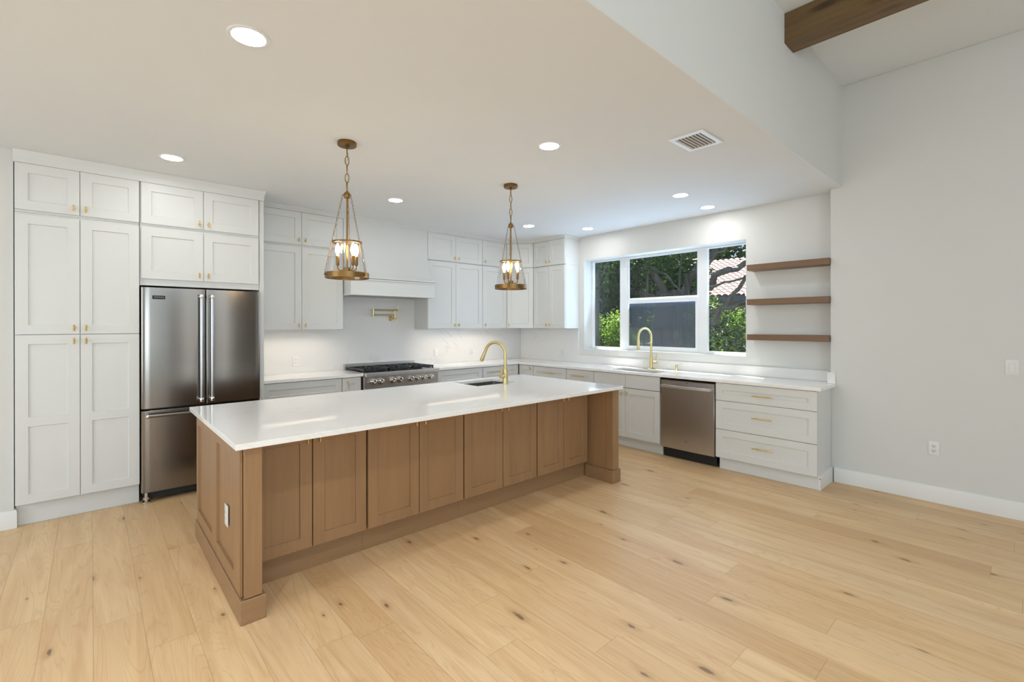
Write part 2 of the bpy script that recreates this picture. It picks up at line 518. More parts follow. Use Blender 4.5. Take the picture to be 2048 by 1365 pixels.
    def sweep(self, path, prof, flip=1):
        # horizontal mitred sweep; prof: closed list of (outward offset, z)
        P2 = [Vector((x, y)) for x, y in path]
        n = len(P2)
        D = [(P2[i + 1] - P2[i]).normalized() for i in range(n - 1)]
        NR = [Vector((d.y, -d.x)) * flip for d in D]
        vs, fs = [], []
        m = len(prof)
        for i in range(n):
            if i == 0: nn = NR[0]
            elif i == n - 1: nn = NR[-1]
            else:
                s = NR[i - 1] + NR[i]
                nn = s / (s.dot(NR[i]))
            for (o, z) in prof:
                q = P2[i] + nn * o
                vs.append((q.x, q.y, z))
        for i in range(n - 1):
            for k in range(m):
                fs.append((i * m + k, i * m + (k + 1) % m, (i + 1) * m + (k + 1) % m, (i + 1) * m + k))
        fs.append(tuple(range(m))[::-1])
        fs.append(tuple((n - 1) * m + k for k in range(m)))
        return self.add(vs, fs)
    def shaker(self, x0, x1, z0, z1, y=0.0, rail=0.07, t=0.02, mids=(), rec=0.010):
        # recessed-panel front facing -y; mids: heights of extra cross rails (centre)
        sl = 0.002
        zs = [z0 + rail]
        for mz in mids: zs += [mz - rail / 2, mz + rail / 2]
        zs.append(z1 - rail)
        xi0, xi1 = x0 + rail, x1 - rail
        us = [x0, xi0, xi1, x1]
        wz = [z0] + zs + [z1]
        holes = {(1, 2 * k + 1) for k in range(len(zs) // 2)}
        vs, fs = [], []
        idx = {}
        def vid(i, j):
            if (i, j) not in idx:
                idx[(i, j)] = len(vs)
                vs.append((us[i], y, wz[j]))
            return idx[(i, j)]
        for i in range(3):
            for j in range(len(wz) - 1):
                if (i, j) in holes:
                    o = [vid(i, j), vid(i + 1, j), vid(i + 1, j + 1), vid(i, j + 1)]
                    b = len(vs)
                    vs += [(us[i] + sl, y + rec, wz[j] + sl), (us[i + 1] - sl, y + rec, wz[j] + sl),
                           (us[i + 1] - sl, y + rec, wz[j + 1] - sl), (us[i] + sl, y + rec, wz[j + 1] - sl)]
                    fs.append((b, b + 1, b + 2, b + 3))
                    for k in range(4):
                        fs.append((o[k], o[(k + 1) % 4], b + (k + 1) % 4, b + k))
                else:
                    fs.append((vid(i, j), vid(i + 1, j), vid(i + 1, j + 1), vid(i, j + 1)))
        b = len(vs)
        vs += [(x0, y + t, z0), (x1, y + t, z0), (x1, y + t, z1), (x0, y + t, z1)]
        fs.append((b + 3, b + 2, b + 1, b))
        nz = len(wz)
        bot = [vid(i, 0) for i in range(4)]
        top = [vid(i, nz - 1) for i in range(4)]
        lef = [vid(0, j) for j in range(nz)]
        rig = [vid(3, j) for j in range(nz)]
        fs.append(tuple([b, b + 1] + bot[::-1]))
        fs.append(tuple(top + [b + 2, b + 3]))
        fs.append(tuple([b + 3, b] + lef))
        fs.append(tuple(rig[::-1] + [b + 1, b + 2])) 
        return self.add(vs, fs)
    def build(self, name, material, parent=None, bevel=0.0, seg=1, world=False, smooth=True, angle=35):
        me = bpy.data.meshes.new(name)
        vs = self.v
        if world and parent is not None:
            r = parent
            while r.parent: r = r.parent
            inv = root_matrix(r).inverted()
            vs = [inv @ Vector(p) for p in vs]
        bm = bmesh.new()
        bv = [bm.verts.new(p) for p in vs]
        for f in self.f:
            try: bm.faces.new([bv[i] for i in f])
            except ValueError: pass
        bm.normal_update()
        if bevel > 0:
            bmesh.ops.dissolve_limit(bm, angle_limit=0.01, verts=bm.verts, edges=bm.edges)
            es = [e for e in bm.edges if len(e.link_faces) == 2 and e.calc_face_angle(0) > math.radians(40)]
            bmesh.ops.bevel(bm, geom=es, offset=bevel, segments=seg, profile=0.7, affect='EDGES', clamp_overlap=True)
        bmesh.ops.recalc_face_normals(bm, faces=bm.faces)
        if smooth:
            for f in bm.faces: f.smooth = True
            for e in bm.edges:
                if len(e.link_faces) == 2 and e.calc_face_angle(0) > math.radians(angle): e.smooth = False
        bm.to_mesh(me)
        bm.free()
        if material is not None: me.materials.append(material)
        o = bpy.data.objects.new(name, me)
        C.objects.link(o)
        if parent is not None: o.parent = parent
        return o

def root_matrix(r):
    return Matrix.Translation(r.location) @ Matrix.Rotation(r.rotation_euler.z, 4, 'Z')
def tag(o, label=None, cat=None, group=None, kind=None):
    if label: o['label'] = label
    if cat: o['category'] = cat
    if group: o['group'] = group
    if kind: o['kind'] = kind
    return o
def thing(name, label, cat, loc=(0, 0, 0), rotz=0.0, group=None):
    o = bpy.data.objects.new(name, None)
    C.objects.link(o)
    o.empty_display_size = 0.1
    o.location = loc
    o.rotation_euler = (0, 0, rotz)
    return tag(o, label, cat, group)
def struct(name, mb, m, parent=None, bevel=0.0, **k):
    o = mb.build(name, m, parent, bevel, **k)
    if parent is None: o['kind'] = 'structure'
    return o
def share(name, proto, parent, loc, rot=(0, 0, 0)):
    o = bpy.data.objects.new(name, proto)
    C.objects.link(o)
    o.parent = parent
    o.location = loc
    o.rotation_euler = rot
    return o
def text_mesh(body, size, extrude, width=None):
    cu = bpy.data.curves.new('t', 'FONT')
    cu.body = body
    cu.size = size
    cu.extrude = extrude
    cu.align_x = 'CENTER'
    cu.align_y = 'CENTER'
    tmp = bpy.data.objects.new('t', cu)
    C.objects.link(tmp)
    dg = bpy.context.evaluated_depsgraph_get()
    me = bpy.data.meshes.new_from_object(tmp.evaluated_get(dg))
    bpy.data.objects.remove(tmp)
    if width:
        xs = [v.co.x for v in me.vertices]
        s = width / (max(xs) - min(xs))
        for v in me.vertices: v.co.x *= s
    return me

# ------------------------------------------------------------------ the room
struct('floor', MB().box(-4.0, 5.70, -5.0, 5.90, -0.12, 0.0), MT['floor'])
struct('ceiling', MB().box(-4.0, 5.70, YS + 0.12, 5.90, ZK, ZK + 0.12).box(-4.0, 5.70, YS + 0.0005, YS + 0.12, ZK, ZK + 0.0015), MT['ceil'])
struct('ceiling_living_room', MB().box(-4.0, 5.70, -5.0, YS, ZH, ZH + 0.12), MT['ceil'])
struct('wall_soffit', MB().box(-4.0, 5.70, YS, YS + 0.12, ZK + 0.0016, ZH + 0.12), MT['wall'])
struct('wall_back', MB().box(-0.44, 5.70, YBK, YBK + 0.15, 0, ZK), MT['wall'])
struct('wall_left', MB().box(-4.0, -0.425, 5.085, 5.30, 0, ZK).box(-0.55, -0.425, 5.30, YBK + 0.15, 0, ZK), MT['wall'])
struct('wall_right', MB().box(XP, 5.75, -5.0, YCOR, 0, ZH), MT['wall'], bevel=0.004)
WY0, WY1, WZ0, WZ1 = 2.139, 4.4585, 1.156, 2.475
struct('wall_window', MB().slab([YCOR, WY0, WY1, YBK + 0.15], [0, WZ0, WZ1, ZK],
       lambda i, j: not (i == 1 and j == 1), XR, XR + 0.235, 'x'), MT['wall'])
# living room walls behind the photographer, with invented openings for the added fills
struct('wall_rear', MB().slab([-4.0, -3.3, -0.85, 0.4, 2.2, 2.6, 3.25, 5.75], [0, 0.15, 2.55, 2.85, 3.5, ZH], lambda i, j: not ((i in (1, 2, 4) and j == 1) or (2 <= i <= 5 and j == 3)), -5.12, -5.0, 'y'), MT['rear_dark'])
struct('wall_far_left', MB().slab([-5.0, -3.35, -0.65, 1.05, 4.15, 5.30], [0, 0.6, 2.45, 2.6, 3.5, ZH], lambda i, j: not ((i == 3 and j == 1) or (i == 1 and j == 3)), -4.12, -4.0, 'x'), MT['wall'])
# baseboards
BBP = [(0, 0), (0.016, 0), (0.016, 0.122), (0.012, 0.134), (0.004, 0.138), (0, 0.138)]
struct('baseboard_right', MB().sweep([(XP, -5.0), (XP, 1.262)], BBP, -1), MT['trim'])
struct('baseboard_left', MB().sweep([(-4.0, 5.085), (-0.425, 5.085), (-0.425, 5.27)], BBP), MT['trim'])
# crown and filler above the cabinets
UPATH = [(1.30, YU), (4.85, YU), (5.155, 5.2086), (5.155, 4.5556), (XR - 0.002, 4.5556)]
UPROF = [(-0.03, ZT + 0.001), (0.002, ZT + 0.001), (0.004, ZT + 0.008), (0.016, ZT + 0.018), (0.042, ZK - 0.010), (0.046, ZK - 0.001), (-0.03, ZK - 0.001)]
struct('trim_1', MB().sweep(UPATH, UPROF), MT['cab'])
PPROF = [(-0.03, 2.735), (-0.002, 2.735), (0.0, 2.776), (0.002, 2.79), (0.012, ZK - 0.012), (0.014, ZK - 0.001), (-0.03, ZK - 0.001)]
struct('trim_2', MB().sweep([(-0.425, YT), (1.272, YT), (1.272, YU - 0.05)], PPROF), MT['cab'])

# ------------------------------------------------------------------ window
def build_window():
    w = bpy.data.objects.new('window_1', None)
    C.objects.link(w)
    w.location = (5.665, 3.3, WZ0)
    w['kind'] = 'structure'
    X0, X1 = 5.662, 5.712
    b = dict(parent=w, world=True)
    # outer frame with two mullions
    f = MB().slab([WY0, WY0 + 0.045, 2.668, 2.786, 3.835, 3.952, WY1 - 0.026, WY1], [WZ0, WZ0 + 0.030, WZ1 - 0.022, WZ1],
                  lambda i, j: i in (0, 2, 4, 6) or j in (0, 2), X0, X1, 'x')
    f.build('window_frame', MT['vinyl'], bevel=0.003, **b)
    def pane(y0, y1, z0, z1, x=5.69):
        return MB().box(x, x + 0.004, y0, y1, z0, z1).build('glass_pane', MT['pane'], smooth=False, **b)
    pane(WY0 + 0.045, 2.668, WZ0 + 0.03, WZ1 - 0.022)
    pane(3.952, WY1 - 0.026, WZ0 + 0.03, WZ1 - 0.022)
    # double-hung centre: upper sash behind, lower sash in front
    def sash(y0, y1, z0, z1, r, rt, rb, x0, x1):
        s = MB().slab([y0, y0 + r, y1 - r, y1], [z0, z0 + rb, z1 - rt, z1], lambda i, j: not (i == 1 and j == 1), x0, x1, 'x')
        o = s.build('sash', MT['vinyl'], bevel=0.002, **b)
        g = MB().box((x0 + x1) / 2, (x0 + x1) / 2 + 0.004, y0 + r, y1 - r, z0 + rb, z1 - rt).build('glass_pane', MT['pane'], smooth=False, **b)
        g.parent = o
        return o
    sash(2.786, 3.835, 1.842, WZ1 - 0.020, 0.022, 0.012, 0.045, 5.680, 5.704)
    lo = sash(2.786, 3.835, WZ0 + 0.022, 1.866, 0.032, 0.055, 0.040, 5.652, 5.678)
    lk = MB()
    for yy in (2.95, 3.67): lk.box(5.645, 5.660, yy - 0.03, yy + 0.03, 1.866, 1.874)
    k = lk.build('sash_lift', MT['vinyl'], bevel=0.002, **b)
    k.parent = lo
    tb = MB().box(5.652, 5.662, 3.842, 3.856, 2.33, 2.40).build('sash_stop', MT['vinyl'], bevel=0.002, **b)
    MB().box(5.7085, 5.7095, 2.79, 3.83, WZ0 + 0.03, 1.85).build('insect_screen', MT['screen'], smooth=False, **b)
build_window()

# ------------------------------------------------------------------ cabinet hardware (shared meshes)
def knob_mesh():
    m = MB()
    m.lathe([(0.0075, 0.0), (0.0075, 0.002), (0.0042, 0.004), (0.0042, 0.027)], (0, 0, 0), (0, -1, 0), 12)
    pr = [(0.0, -0.026)]
    for i in range(5):
        z = -0.0255 + i * 0.0102
        pr += [(0.0058, z), (0.0068, z + 0.003), (0.0068, z + 0.005), (0.0058, z + 0.008), (0.0044, z + 0.009)]
    pr += [(0.0, 0.026)]
    m.lathe(pr, (0, -0.030, 0), (0, 0, 1), 12)
    return m
def pull_mesh():
    m = MB()
    for x in (-0.055, 0.055): m.cyl((x, 0, 0), (x, -0.032, 0), 0.0048, 10)
    pr = [(0.0, -0.092), (0.0055, -0.092), (0.006, -0.088), (0.006, 0.088), (0.0055, 0.092), (0.0, 0.092)]
    m.lathe(pr, (0, -0.034, 0), (1, 0, 0), 12)
    return m
def proto_mesh(mb, m):
    o = mb.build('proto', m)
    me = o.data
    bpy.data.objects.remove(o)
    return me
KNOB = proto_mesh(knob_mesh(), MT['brass'])
PULL = proto_mesh(pull_mesh(), MT['brass'])

def cabinet(name, label, loc, rot, w, z0, z1, d, fronts, m=None, cat='cabinet', toe=0.0, toe_m=None, group=None, carcass=True, back=0.021, x_in=(0.001, 0.001)):
    """local frame: x along the width, front faces -y at y=0, floor at z=0"""
    m = m or MT['cab']
    t = thing(name, label, cat, loc, rot, group)
    if carcass:
        MB().box(x_in[0], w - x_in[1], back, d, z0, z1).build('carcass', m, t, bevel=0.0015)
    if toe:
        MB().box(x_in[0], w - x_in[1], 0.07, 0.09, 0.001, z0 - 0.001).build('toe_kick', toe_m or m, t)
    for fr in fronts:
        kind, x0, x1, a, b = fr[:5]
        opt = fr[5] if len(fr) > 5 else {}
        nm = 'drawer' if kind in ('drawer', 'slab') else 'door'
        if kind == 'slab': g = MB().box(x0, x1, 0, 0.02, a, b)
        else: g = MB().shaker(x0, x1, a, b, 0, opt.get('rail', 0.07), 0.02, opt.get('mids', ()))
        o = g.build(opt.get('name', nm), m, t, bevel=0.0014, smooth=False)
        if 'knob' in opt:
            kx, kz = opt['knob']
            share('knob', KNOB, o, (kx, 0, kz))
        if 'pull' in opt:
            px, pz = opt['pull']
            share('pull', PULL, o, (px, 0, pz))
    return t
def pair(x0, xm, x1, a, b, kn='B', off=0.035, ko=0.048, gap=0.0035, **kw):
    kz = a + ko if kn == 'B' else b - ko
    r = []
    d1 = dict(kw); d2 = dict(kw)
    if kn:
        d1['knob'] = (xm - off, kz); d2['knob'] = (xm + off, kz)
    return [('door', x0 + gap, xm - gap / 2, a, b, d1), ('door', xm + gap / 2, x1 - gap, a, b, d2)]

# ------------------------------------------------------------------ tall cabinets and the refrigerator niche
X0 = -0.4195
wp = 0.3119 - X0
xm = -0.0592 - X0
cabinet('pantry_cabinet', 'tall white pantry cabinet with four shaker doors left of the refrigerator', (X0, YT, 0), 0, wp, 0.165, 2.366, 0.80,
        pair(0, xm, wp, 0.1697, 1.4405, 'T', mids=(0.785,)) + pair(0, xm, wp, 1.4465, 2.350, 'B'), toe=1, cat='cabinet', x_in=(0.002, 0.004))
# its plinth sits further back: replaced depth
cabinet('wall_cabinet', 'short white two-door cabinet at the ceiling above the pantry', (X0, YT, 0), 0, wp, 2.367, 2.734, 0.80,
        pair(0, xm, wp, 2.384, 2.7325, 'B'), x_in=(0.002, 0.004))
XG = 0.3119
wg = 1.2297 - XG
xg = 0.7681 - XG
cabinet('wall_cabinet', 'white two-door cabinet sitting directly on top of the refrigerator niche', (XG, YT, 0), 0, wg, 1.856, 2.366, 0.80,
        pair(0.006, xg, wg - 0.004, 1.9128, 2.350, 'B'))
cabinet('wall_cabinet', 'topmost two-door white cabinet at the ceiling above the refrigerator', (XG, YT, 0), 0, wg, 2.367, 2.734, 0.80,
        pair(0.006, xg, wg - 0.004, 2.384, 2.7325, 'B'))
p = MB().box(1.2315, 1.272, YT + 0.016, YBK, 0.0, 2.734).build('end_panel', MT['cab'], bevel=0.002)
tag(p, 'tall narrow white panel closing the right side of the refrigerator niche', 'panel')

# ------------------------------------------------------------------ wall cabinets along the back wall
DU = YBK - YU
xa, xb, xc = 1.294, 1.7701, 2.2459
cabinet('wall_cabinet', 'white wall cabinet with two tall doors between refrigerator and range hood', (xa, YU, 0), 0, xc - xa, ZU, ZS - 0.001, DU,
        pair(0, xb - xa, xc - xa, ZU + 0.004, ZS - 0.014, 'B'))
cabinet('wall_cabinet', 'short white two-door cabinet near the ceiling between refrigerator and hood', (xa, YU, 0), 0, xc - xa, ZS, ZT, DU,
        pair(0, xb - xa, xc - xa, ZS + 0.014, ZT - 0.002, 'B'))
xa, xb, xc = 3.4146, 3.8823, 4.3664
cabinet('wall_cabinet', 'white wall cabinet with two tall doors just right of the range hood', (xa, YU, 0), 0, xc - xa, ZU, ZS - 0.001, DU,
        pair(0, xb - xa, xc - xa, ZU + 0.004, ZS - 0.007, 'B'))
cabinet('wall_cabinet', 'short white two-door cabinet near the ceiling just right of the hood', (xa, YU, 0), 0, xc - xa, ZS, ZT, DU,
        pair(0, xb - xa, xc - xa, ZS + 0.007, ZT - 0.002, 'B'))
xd = 4.850
w_ = xd - xc
cabinet('wall_cabinet', 'single tall-door white wall cabinet left of the diagonal corner cabinet', (xc, YU, 0), 0, w_, ZU, ZS - 0.001, DU,
        [('door', 0.003, w_ - 0.003, ZU + 0.004, ZS - 0.007, dict(knob=(0.04, ZU + 0.055)))])
cabinet('wall_cabinet', 'single short-door white cabinet by the ceiling left of the diagonal corner', (xc, YU, 0), 0, w_, ZS, ZT, DU,
        [('door', 0.003, w_ - 0.003, ZS + 0.007, ZT - 0.002, dict(knob=(0.04, ZS + 0.06)))])
# diagonal corner
da = Vector((xd, YU)); db = Vector((5.155, 5.2086))
dv = db - da
dw = dv.length
drot = math.atan2(dv.y, dv.x)
def corner(label, z0, z1, a, b, kz):
    t = cabinet('corner_cabinet', label, (da.x, da.y, 0), drot, dw, z0, z1, 0.3, [('door', 0.004, dw - 0.004, a, b, dict(knob=(0.035, kz)))], carcass=False)
    n_ = Vector((-dv.y, dv.x)).normalized()
    if n_.x + n_.y < 0: n_ = -n_
    e = n_ * 0.022
    poly = [(xd + 0.001, YBK), (xd + 0.001, YU + 0.032), (da.x + e.x, da.y + e.y), (db.x + e.x, db.y + e.y), (5.190, 5.2096), (XR, 5.2096), (XR, YBK)]
    poly = [(xd + 0.001, YBK - 0.001), (xd + 0.001, YU + 0.024), (db.x + 0.024, 5.2096), (XR - 0.001, 5.2096), (XR - 0.001, YBK - 0.001)]
    MB().prism(poly, z0, z1).build('carcass', MT['cab'], t, bevel=0.0015, world=True)
corner('tall diagonal white cabinet in the corner of the back and window walls', ZU, ZS - 0.001, ZU + 0.004, ZS - 0.007, ZU + 0.055)
corner('short diagonal white cabinet near the ceiling in the room corner', ZS, ZT, ZS + 0.007, ZT - 0.002, ZS + 0.06)
# window wall, turned to face -x
WU = 5.2086 - 4.5556
RX = -PI / 2
cabinet('wall_cabinet', 'narrow two-door white wall cabinet beside the window, tall doors', (5.155, 5.2086, 0), RX, WU, ZU, ZS - 0.001, XR - 5.155,
        pair(0, WU / 2, WU, ZU + 0.004, ZS - 0.007, 'B', ko=0.052), x_in=(0.001, 0.0))
cabinet('wall_cabinet', 'short two-door white cabinet at the ceiling beside the window', (5.155, 5.2086, 0), RX, WU, ZS, ZT, XR - 5.155,
        pair(0, WU / 2, WU, ZS + 0.007, ZT - 0.002, 'B', ko=0.055), x_in=(0.001, 0.0))

# ------------------------------------------------------------------ base cabinets along the back wall
ZB = 0.125      # underside of the doors
ZC = 0.9115     # top of base carcasses
DB = YBK - YF
def base(label, xa, xb, fronts, cat='cabinet'):
    return cabinet('base_cabinet', label, (xa, YF, 0), 0, xb - xa, ZB - 0.005, ZC, DB - 0.001, fronts, toe=1, cat=cat)
w1 = 2.130 - 1.274
base('white base cabinet with a broad shaker front between refrigerator panel and pull-out', 1.274, 2.130,
     [('drawer', 0.02, w1 - 0.003, 0.70, 0.905), ('drawer', 0.02, w1 - 0.003, 0.42, 0.694), ('drawer', 0.02, w1 - 0.003, ZB, 0.414)])
base('slim white pull-out base cabinet with one knob left of the range', 2.131, 2.358,
     [('door', 0.004, 0.223, ZB, 0.905, dict(knob=(0.055, 0.852)))])
w2 = 4.175 - 3.405
base('white base cabinet with a broad shaker front right of the range', 3.405, 4.175,
     [('drawer', 0.004, w2 - 0.003, 0.70, 0.905), ('drawer', 0.004, w2 - 0.003, 0.42, 0.694), ('drawer', 0.004, w2 - 0.003, ZB, 0.414)])
w3 = 4.600 - 4.177
base('white drawer base cabinet with brass pull behind the island faucet', 4.177, 4.600,
     [('drawer', 0.003, w3 - 0.003, 0.72, 0.905, dict(pull=(w3 / 2, 0.825))), ('drawer', 0.003, w3 - 0.003, 0.42, 0.714, dict(pull=(w3 / 2, 0.60))), ('drawer', 0.003, w3 - 0.003, ZB, 0.414, dict(pull=(w3 / 2, 0.30)))])
w4 = 4.876 - 4.602
base('white base cabinet filling the inside corner of the back wall run', 4.602, 4.876,
     [('door', 0.003, w4 - 0.004, ZB, 0.905)])

# ------------------------------------------------------------------ base cabinets below the window
DW_ = XR - XF
def wbase(label, ya, yb, fronts, cat='cabinet', z0=ZB - 0.005, toe=1):
    return cabinet('base_cabinet', label, (XF, ya, 0), RX, ya - yb, z0, ZC, DW_ - 0.001, fronts, toe=toe, cat=cat)
w5 = 5.2465 - 4.931
wbase('narrow white base cabinet with a brass knob in the corner of the window run', 5.2465, 4.931,
      [('door', 0.006, w5 - 0.003, ZB, 0.905, dict(knob=(w5 - 0.05, 0.862)))])
w6 = 4.930 - 4.287
wbase('white drawer base cabinet below the window, nearer the corner', 4.930, 4.287,
      [('drawer', 0.003, w6 - 0.003, 0.725, 0.905, dict(pull=(0.325, 0.823))), ('drawer', 0.003, w6 - 0.003, 0.42, 0.719, dict(pull=(0.325, 0.59))), ('drawer', 0.003, w6 - 0.003, ZB, 0.414, dict(pull=(0.325, 0.29)))])
w7 = 4.286 - 3.811
wbase('white drawer base cabinet below the window, next to the sink base', 4.286, 3.811,
      [('drawer', 0.003, w7 - 0.003, 0.725, 0.905, dict(pull=(0.24, 0.823))), ('drawer', 0.003, w7 - 0.003, 0.42, 0.719, dict(pull=(0.24, 0.59))), ('drawer', 0.003, w7 - 0.003, ZB, 0.414, dict(pull=(0.24, 0.29)))])
w8 = 3.810 - 2.857
sm = 3.810 - 3.331
cabinet('base_cabinet', 'white two-door sink base cabinet left of the dishwasher', (XF, 3.810, 0), RX, w8, ZB - 0.005, 0.70, DW_ - 0.001,
      [('slab', 0.003, sm - 0.0017, 0.742, 0.905, dict(name='false_front')), ('slab', sm + 0.0017, w8 - 0.003, 0.742, 0.905, dict(name='false_front'))]
      + pair(0, sm, w8, ZB + 0.012, 0.735, 'T', off=0.04, ko=0.062), toe=1)
w9 = 2.214 - 1.288
dp = 0.468
cabinet('base_cabinet', 'white cabinet of three wide drawers with brass pulls right of the dishwasher', (XF, 2.214, 0), RX, w9, ZB - 0.005, ZC, XP - XF - 0.004,
      [('drawer', 0.004, w9, 0.726, 0.905, dict(pull=(dp, 0.809))), ('drawer', 0.004, w9, 0.427, 0.720, dict(pull=(dp, 0.588))), ('drawer', 0.004, w9, ZB + 0.005, 0.421, dict(pull=(dp, 0.290)))],
      toe=0, x_in=(0.001, 0.0))
t9 = [o for o in C.objects if o.name.startswith('base_cabinet')][-1]
MB().box(4.931, 4.945, 1.290, 2.190, 0.001, ZB - 0.006).build('toe_kick', MT['cab'], t9, world=True)
b_ = MB().sweep([(XP - 0.017, 1.2895), (4.931, 1.2895)], [(0, 0.0), (0.016, 0.0), (0.016, 0.122), (0.012, 0.134), (0.004, 0.138), (0, 0.138)], -1)
b_.build('end_baseboard', MT['trim'], t9, world=True)
MB().tube([(4.895, 1.272, 0.113), (4.895, 1.266, 0.113)], 0.0045, 8).build('end_plug', MT['dark'], t9, world=True)

# ------------------------------------------------------------------ worktops and splashbacks
o = MB().box(1.274, 2.374, CY, YBK - 0.001, ZC + 0.001, ZW).build('worktop', MT['quartz'], bevel=0.002)
tag(o, 'short white stone worktop between refrigerator and range', 'countertop')
SK = (4.955, 5.275, 2.955, 3.605)   # perimeter sink opening x0,x1,y0,y1
xs = [3.399, CX, SK[0], SK[1], XP - 0.003, XR - 0.001]
ys = [1.251, YCOR + 0.002, SK[2], SK[3], CY, YBK - 0.001]
def wt_fill(i, j):
    if i == 0: return j == 4
    if i == 2 and j == 2: return False
    if i == 4 and j == 0: return False
    return True
o = MB().slab(xs, ys, wt_fill, ZC + 0.001, ZW).build('worktop', MT['quartz'], bevel=0.002)
tag(o, 'L-shaped white stone worktop running right of the range and below the window', 'countertop')
# stone splash
ZSP = 1.052
def bs_fill(i, j):
    return j == 0 or i == 1
o = MB().slab([1.274, 2.250, 3.412, XR - 0.021], [ZW + 0.001, ZU - 0.001, 1.872], bs_fill, YBK - 0.020, YBK - 0.0005, 'y').build('splashback', MT['splash'])
tag(o, 'white veined stone splashback covering the back wall behind the range', 'backsplash')
yend = 4.5556
o = MB().slab([YCOR + 0.022, yend, YBK - 0.021], [ZW + 0.001, ZSP, ZU - 0.001], lambda i, j: j == 0 or i == 1, XR - 0.020, XR - 0.0005, 'x')
o.box(XP - 0.020, XP - 0.0005, 1.251, YCOR + 0.022, ZW + 0.001, ZSP)
o.box(XP - 0.0005, XR - 0.020, YCOR + 0.002, YCOR + 0.022, ZW + 0.001, ZSP)
o = o.build('splashback', MT['splash'], bevel=0.001)
tag(o, 'white veined stone splash on the window wall, low below the window', 'backsplash')

# ------------------------------------------------------------------ refrigerator
def build_fridge():
    t = thing('refrigerator', 'stainless steel french-door refrigerator in the white cabinet niche', 'refrigerator', (0.775, 5.40, 0))
    b = dict(parent=t, world=True)
    MB().box(0.330, 1.218, 5.075, 5.78, 0.05, 1.832).build('body', MT['dark'], bevel=0.004, **b)
    yf = 5.004
    def leaf(x0, x1, rl, rr):
        # plan outline of a door: gently bowed front with rounded outer corners
        dl, dr = rl * 0.28, rr * 0.28
        if rl < 0.02: dl = rl
        if rr < 0.02: dr = rr
        pts = [(x0, 5.068), (x0, yf + dl)]
        for k in range(1, 9):
            a = PI / 2 * k / 8
            pts.append((x0 + rl - rl * math.cos(a), yf + dl - dl * math.sin(a)))
        n = 14
        for k in range(1, n):
            u = k / n
            pts.append((x0 + rl + (x1 - rr - x0 - rl) * u, yf - 0.0035 * math.sin(PI * u)))
        for k in range(0, 9):
            a = PI / 2 * k / 8
            pts.append((x1 - rr + rr * math.sin(a), yf + dr - dr * math.cos(a)))
        pts.append((x1, 5.068))
        return pts
    def bar(p0, p1, off, par):
        m = MB()
        p0, p1 = Vector(p0), Vector(p1)
        d = (p1 - p0).normalized()
        m.cyl(p0, p1, 0.0135, 18)
        h = m.build('handle', MT['steel_v'] if abs(d.z) > .5 else MT['steel'], par, world=True)
        for q, s in ((p0, 1), (p1, -1)):
            e = MB()
            e.lathe([(0.0, -0.002), (0.0155, -0.002), (0.0165, 0.002), (0.0165, 0.030), (0.0145, 0.034), (0.0, 0.034)], q, d * s, 18)
            e.cyl(q + d * s * 0.016, q + d * s * 0.016 + Vector((0, off, 0)), 0.011, 14)
            e.build('handle_cap', MT['chrome'], h, world=True)
        return h
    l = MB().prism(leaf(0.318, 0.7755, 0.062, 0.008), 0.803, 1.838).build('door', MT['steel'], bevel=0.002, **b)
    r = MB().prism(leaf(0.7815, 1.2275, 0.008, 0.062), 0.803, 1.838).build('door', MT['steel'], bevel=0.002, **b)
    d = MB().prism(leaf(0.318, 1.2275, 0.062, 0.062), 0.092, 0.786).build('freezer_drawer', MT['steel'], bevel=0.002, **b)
    bar((0.738, 4.945, 0.834), (0.738, 4.945, 1.788), 0.065, l)
    bar((0.819, 4.945, 0.834), (0.819, 4.945, 1.788), 0.065, r)
    bar((0.345, 4.945, 0.748), (1.200, 4.945, 0.748), 0.065, d)
    bd = MB().box(0.392, 0.480, 5.000 - 0.008, 5.004, 1.738, 1.768).build('badge', MT['enamel'], l, world=True, bevel=0.001)
    me = text_mesh('VIKING', 0.020, 0.0006, 0.070)
    me.materials.append(MT['chrome'])
    o = bpy.data.objects.new('badge_lettering', me)
    C.objects.link(o)
    o.parent = bd.parent
    o.location = Vector((0.436, 4.9912, 1.753)) - t.location
    o.rotation_euler = (PI / 2, 0, 0)
    MB().box(0.345, 1.205, 5.055, 5.075, 0.03, 0.09).build('base_grille', MT['dark'], **b)
    for x in (0.352, 1.198):
        MB().lathe([(0.026, 0.0), (0.030, 0.004), (0.030, 0.014), (0.012, 0.018), (0.012, 0.03), (0.022, 0.032), (0.022, 0.052), (0.012, 0.054), (0.012, 0.093)], (x, 5.035, 0.001), seg=20).build('foot', MT['chrome'], **b)
build_fridge()

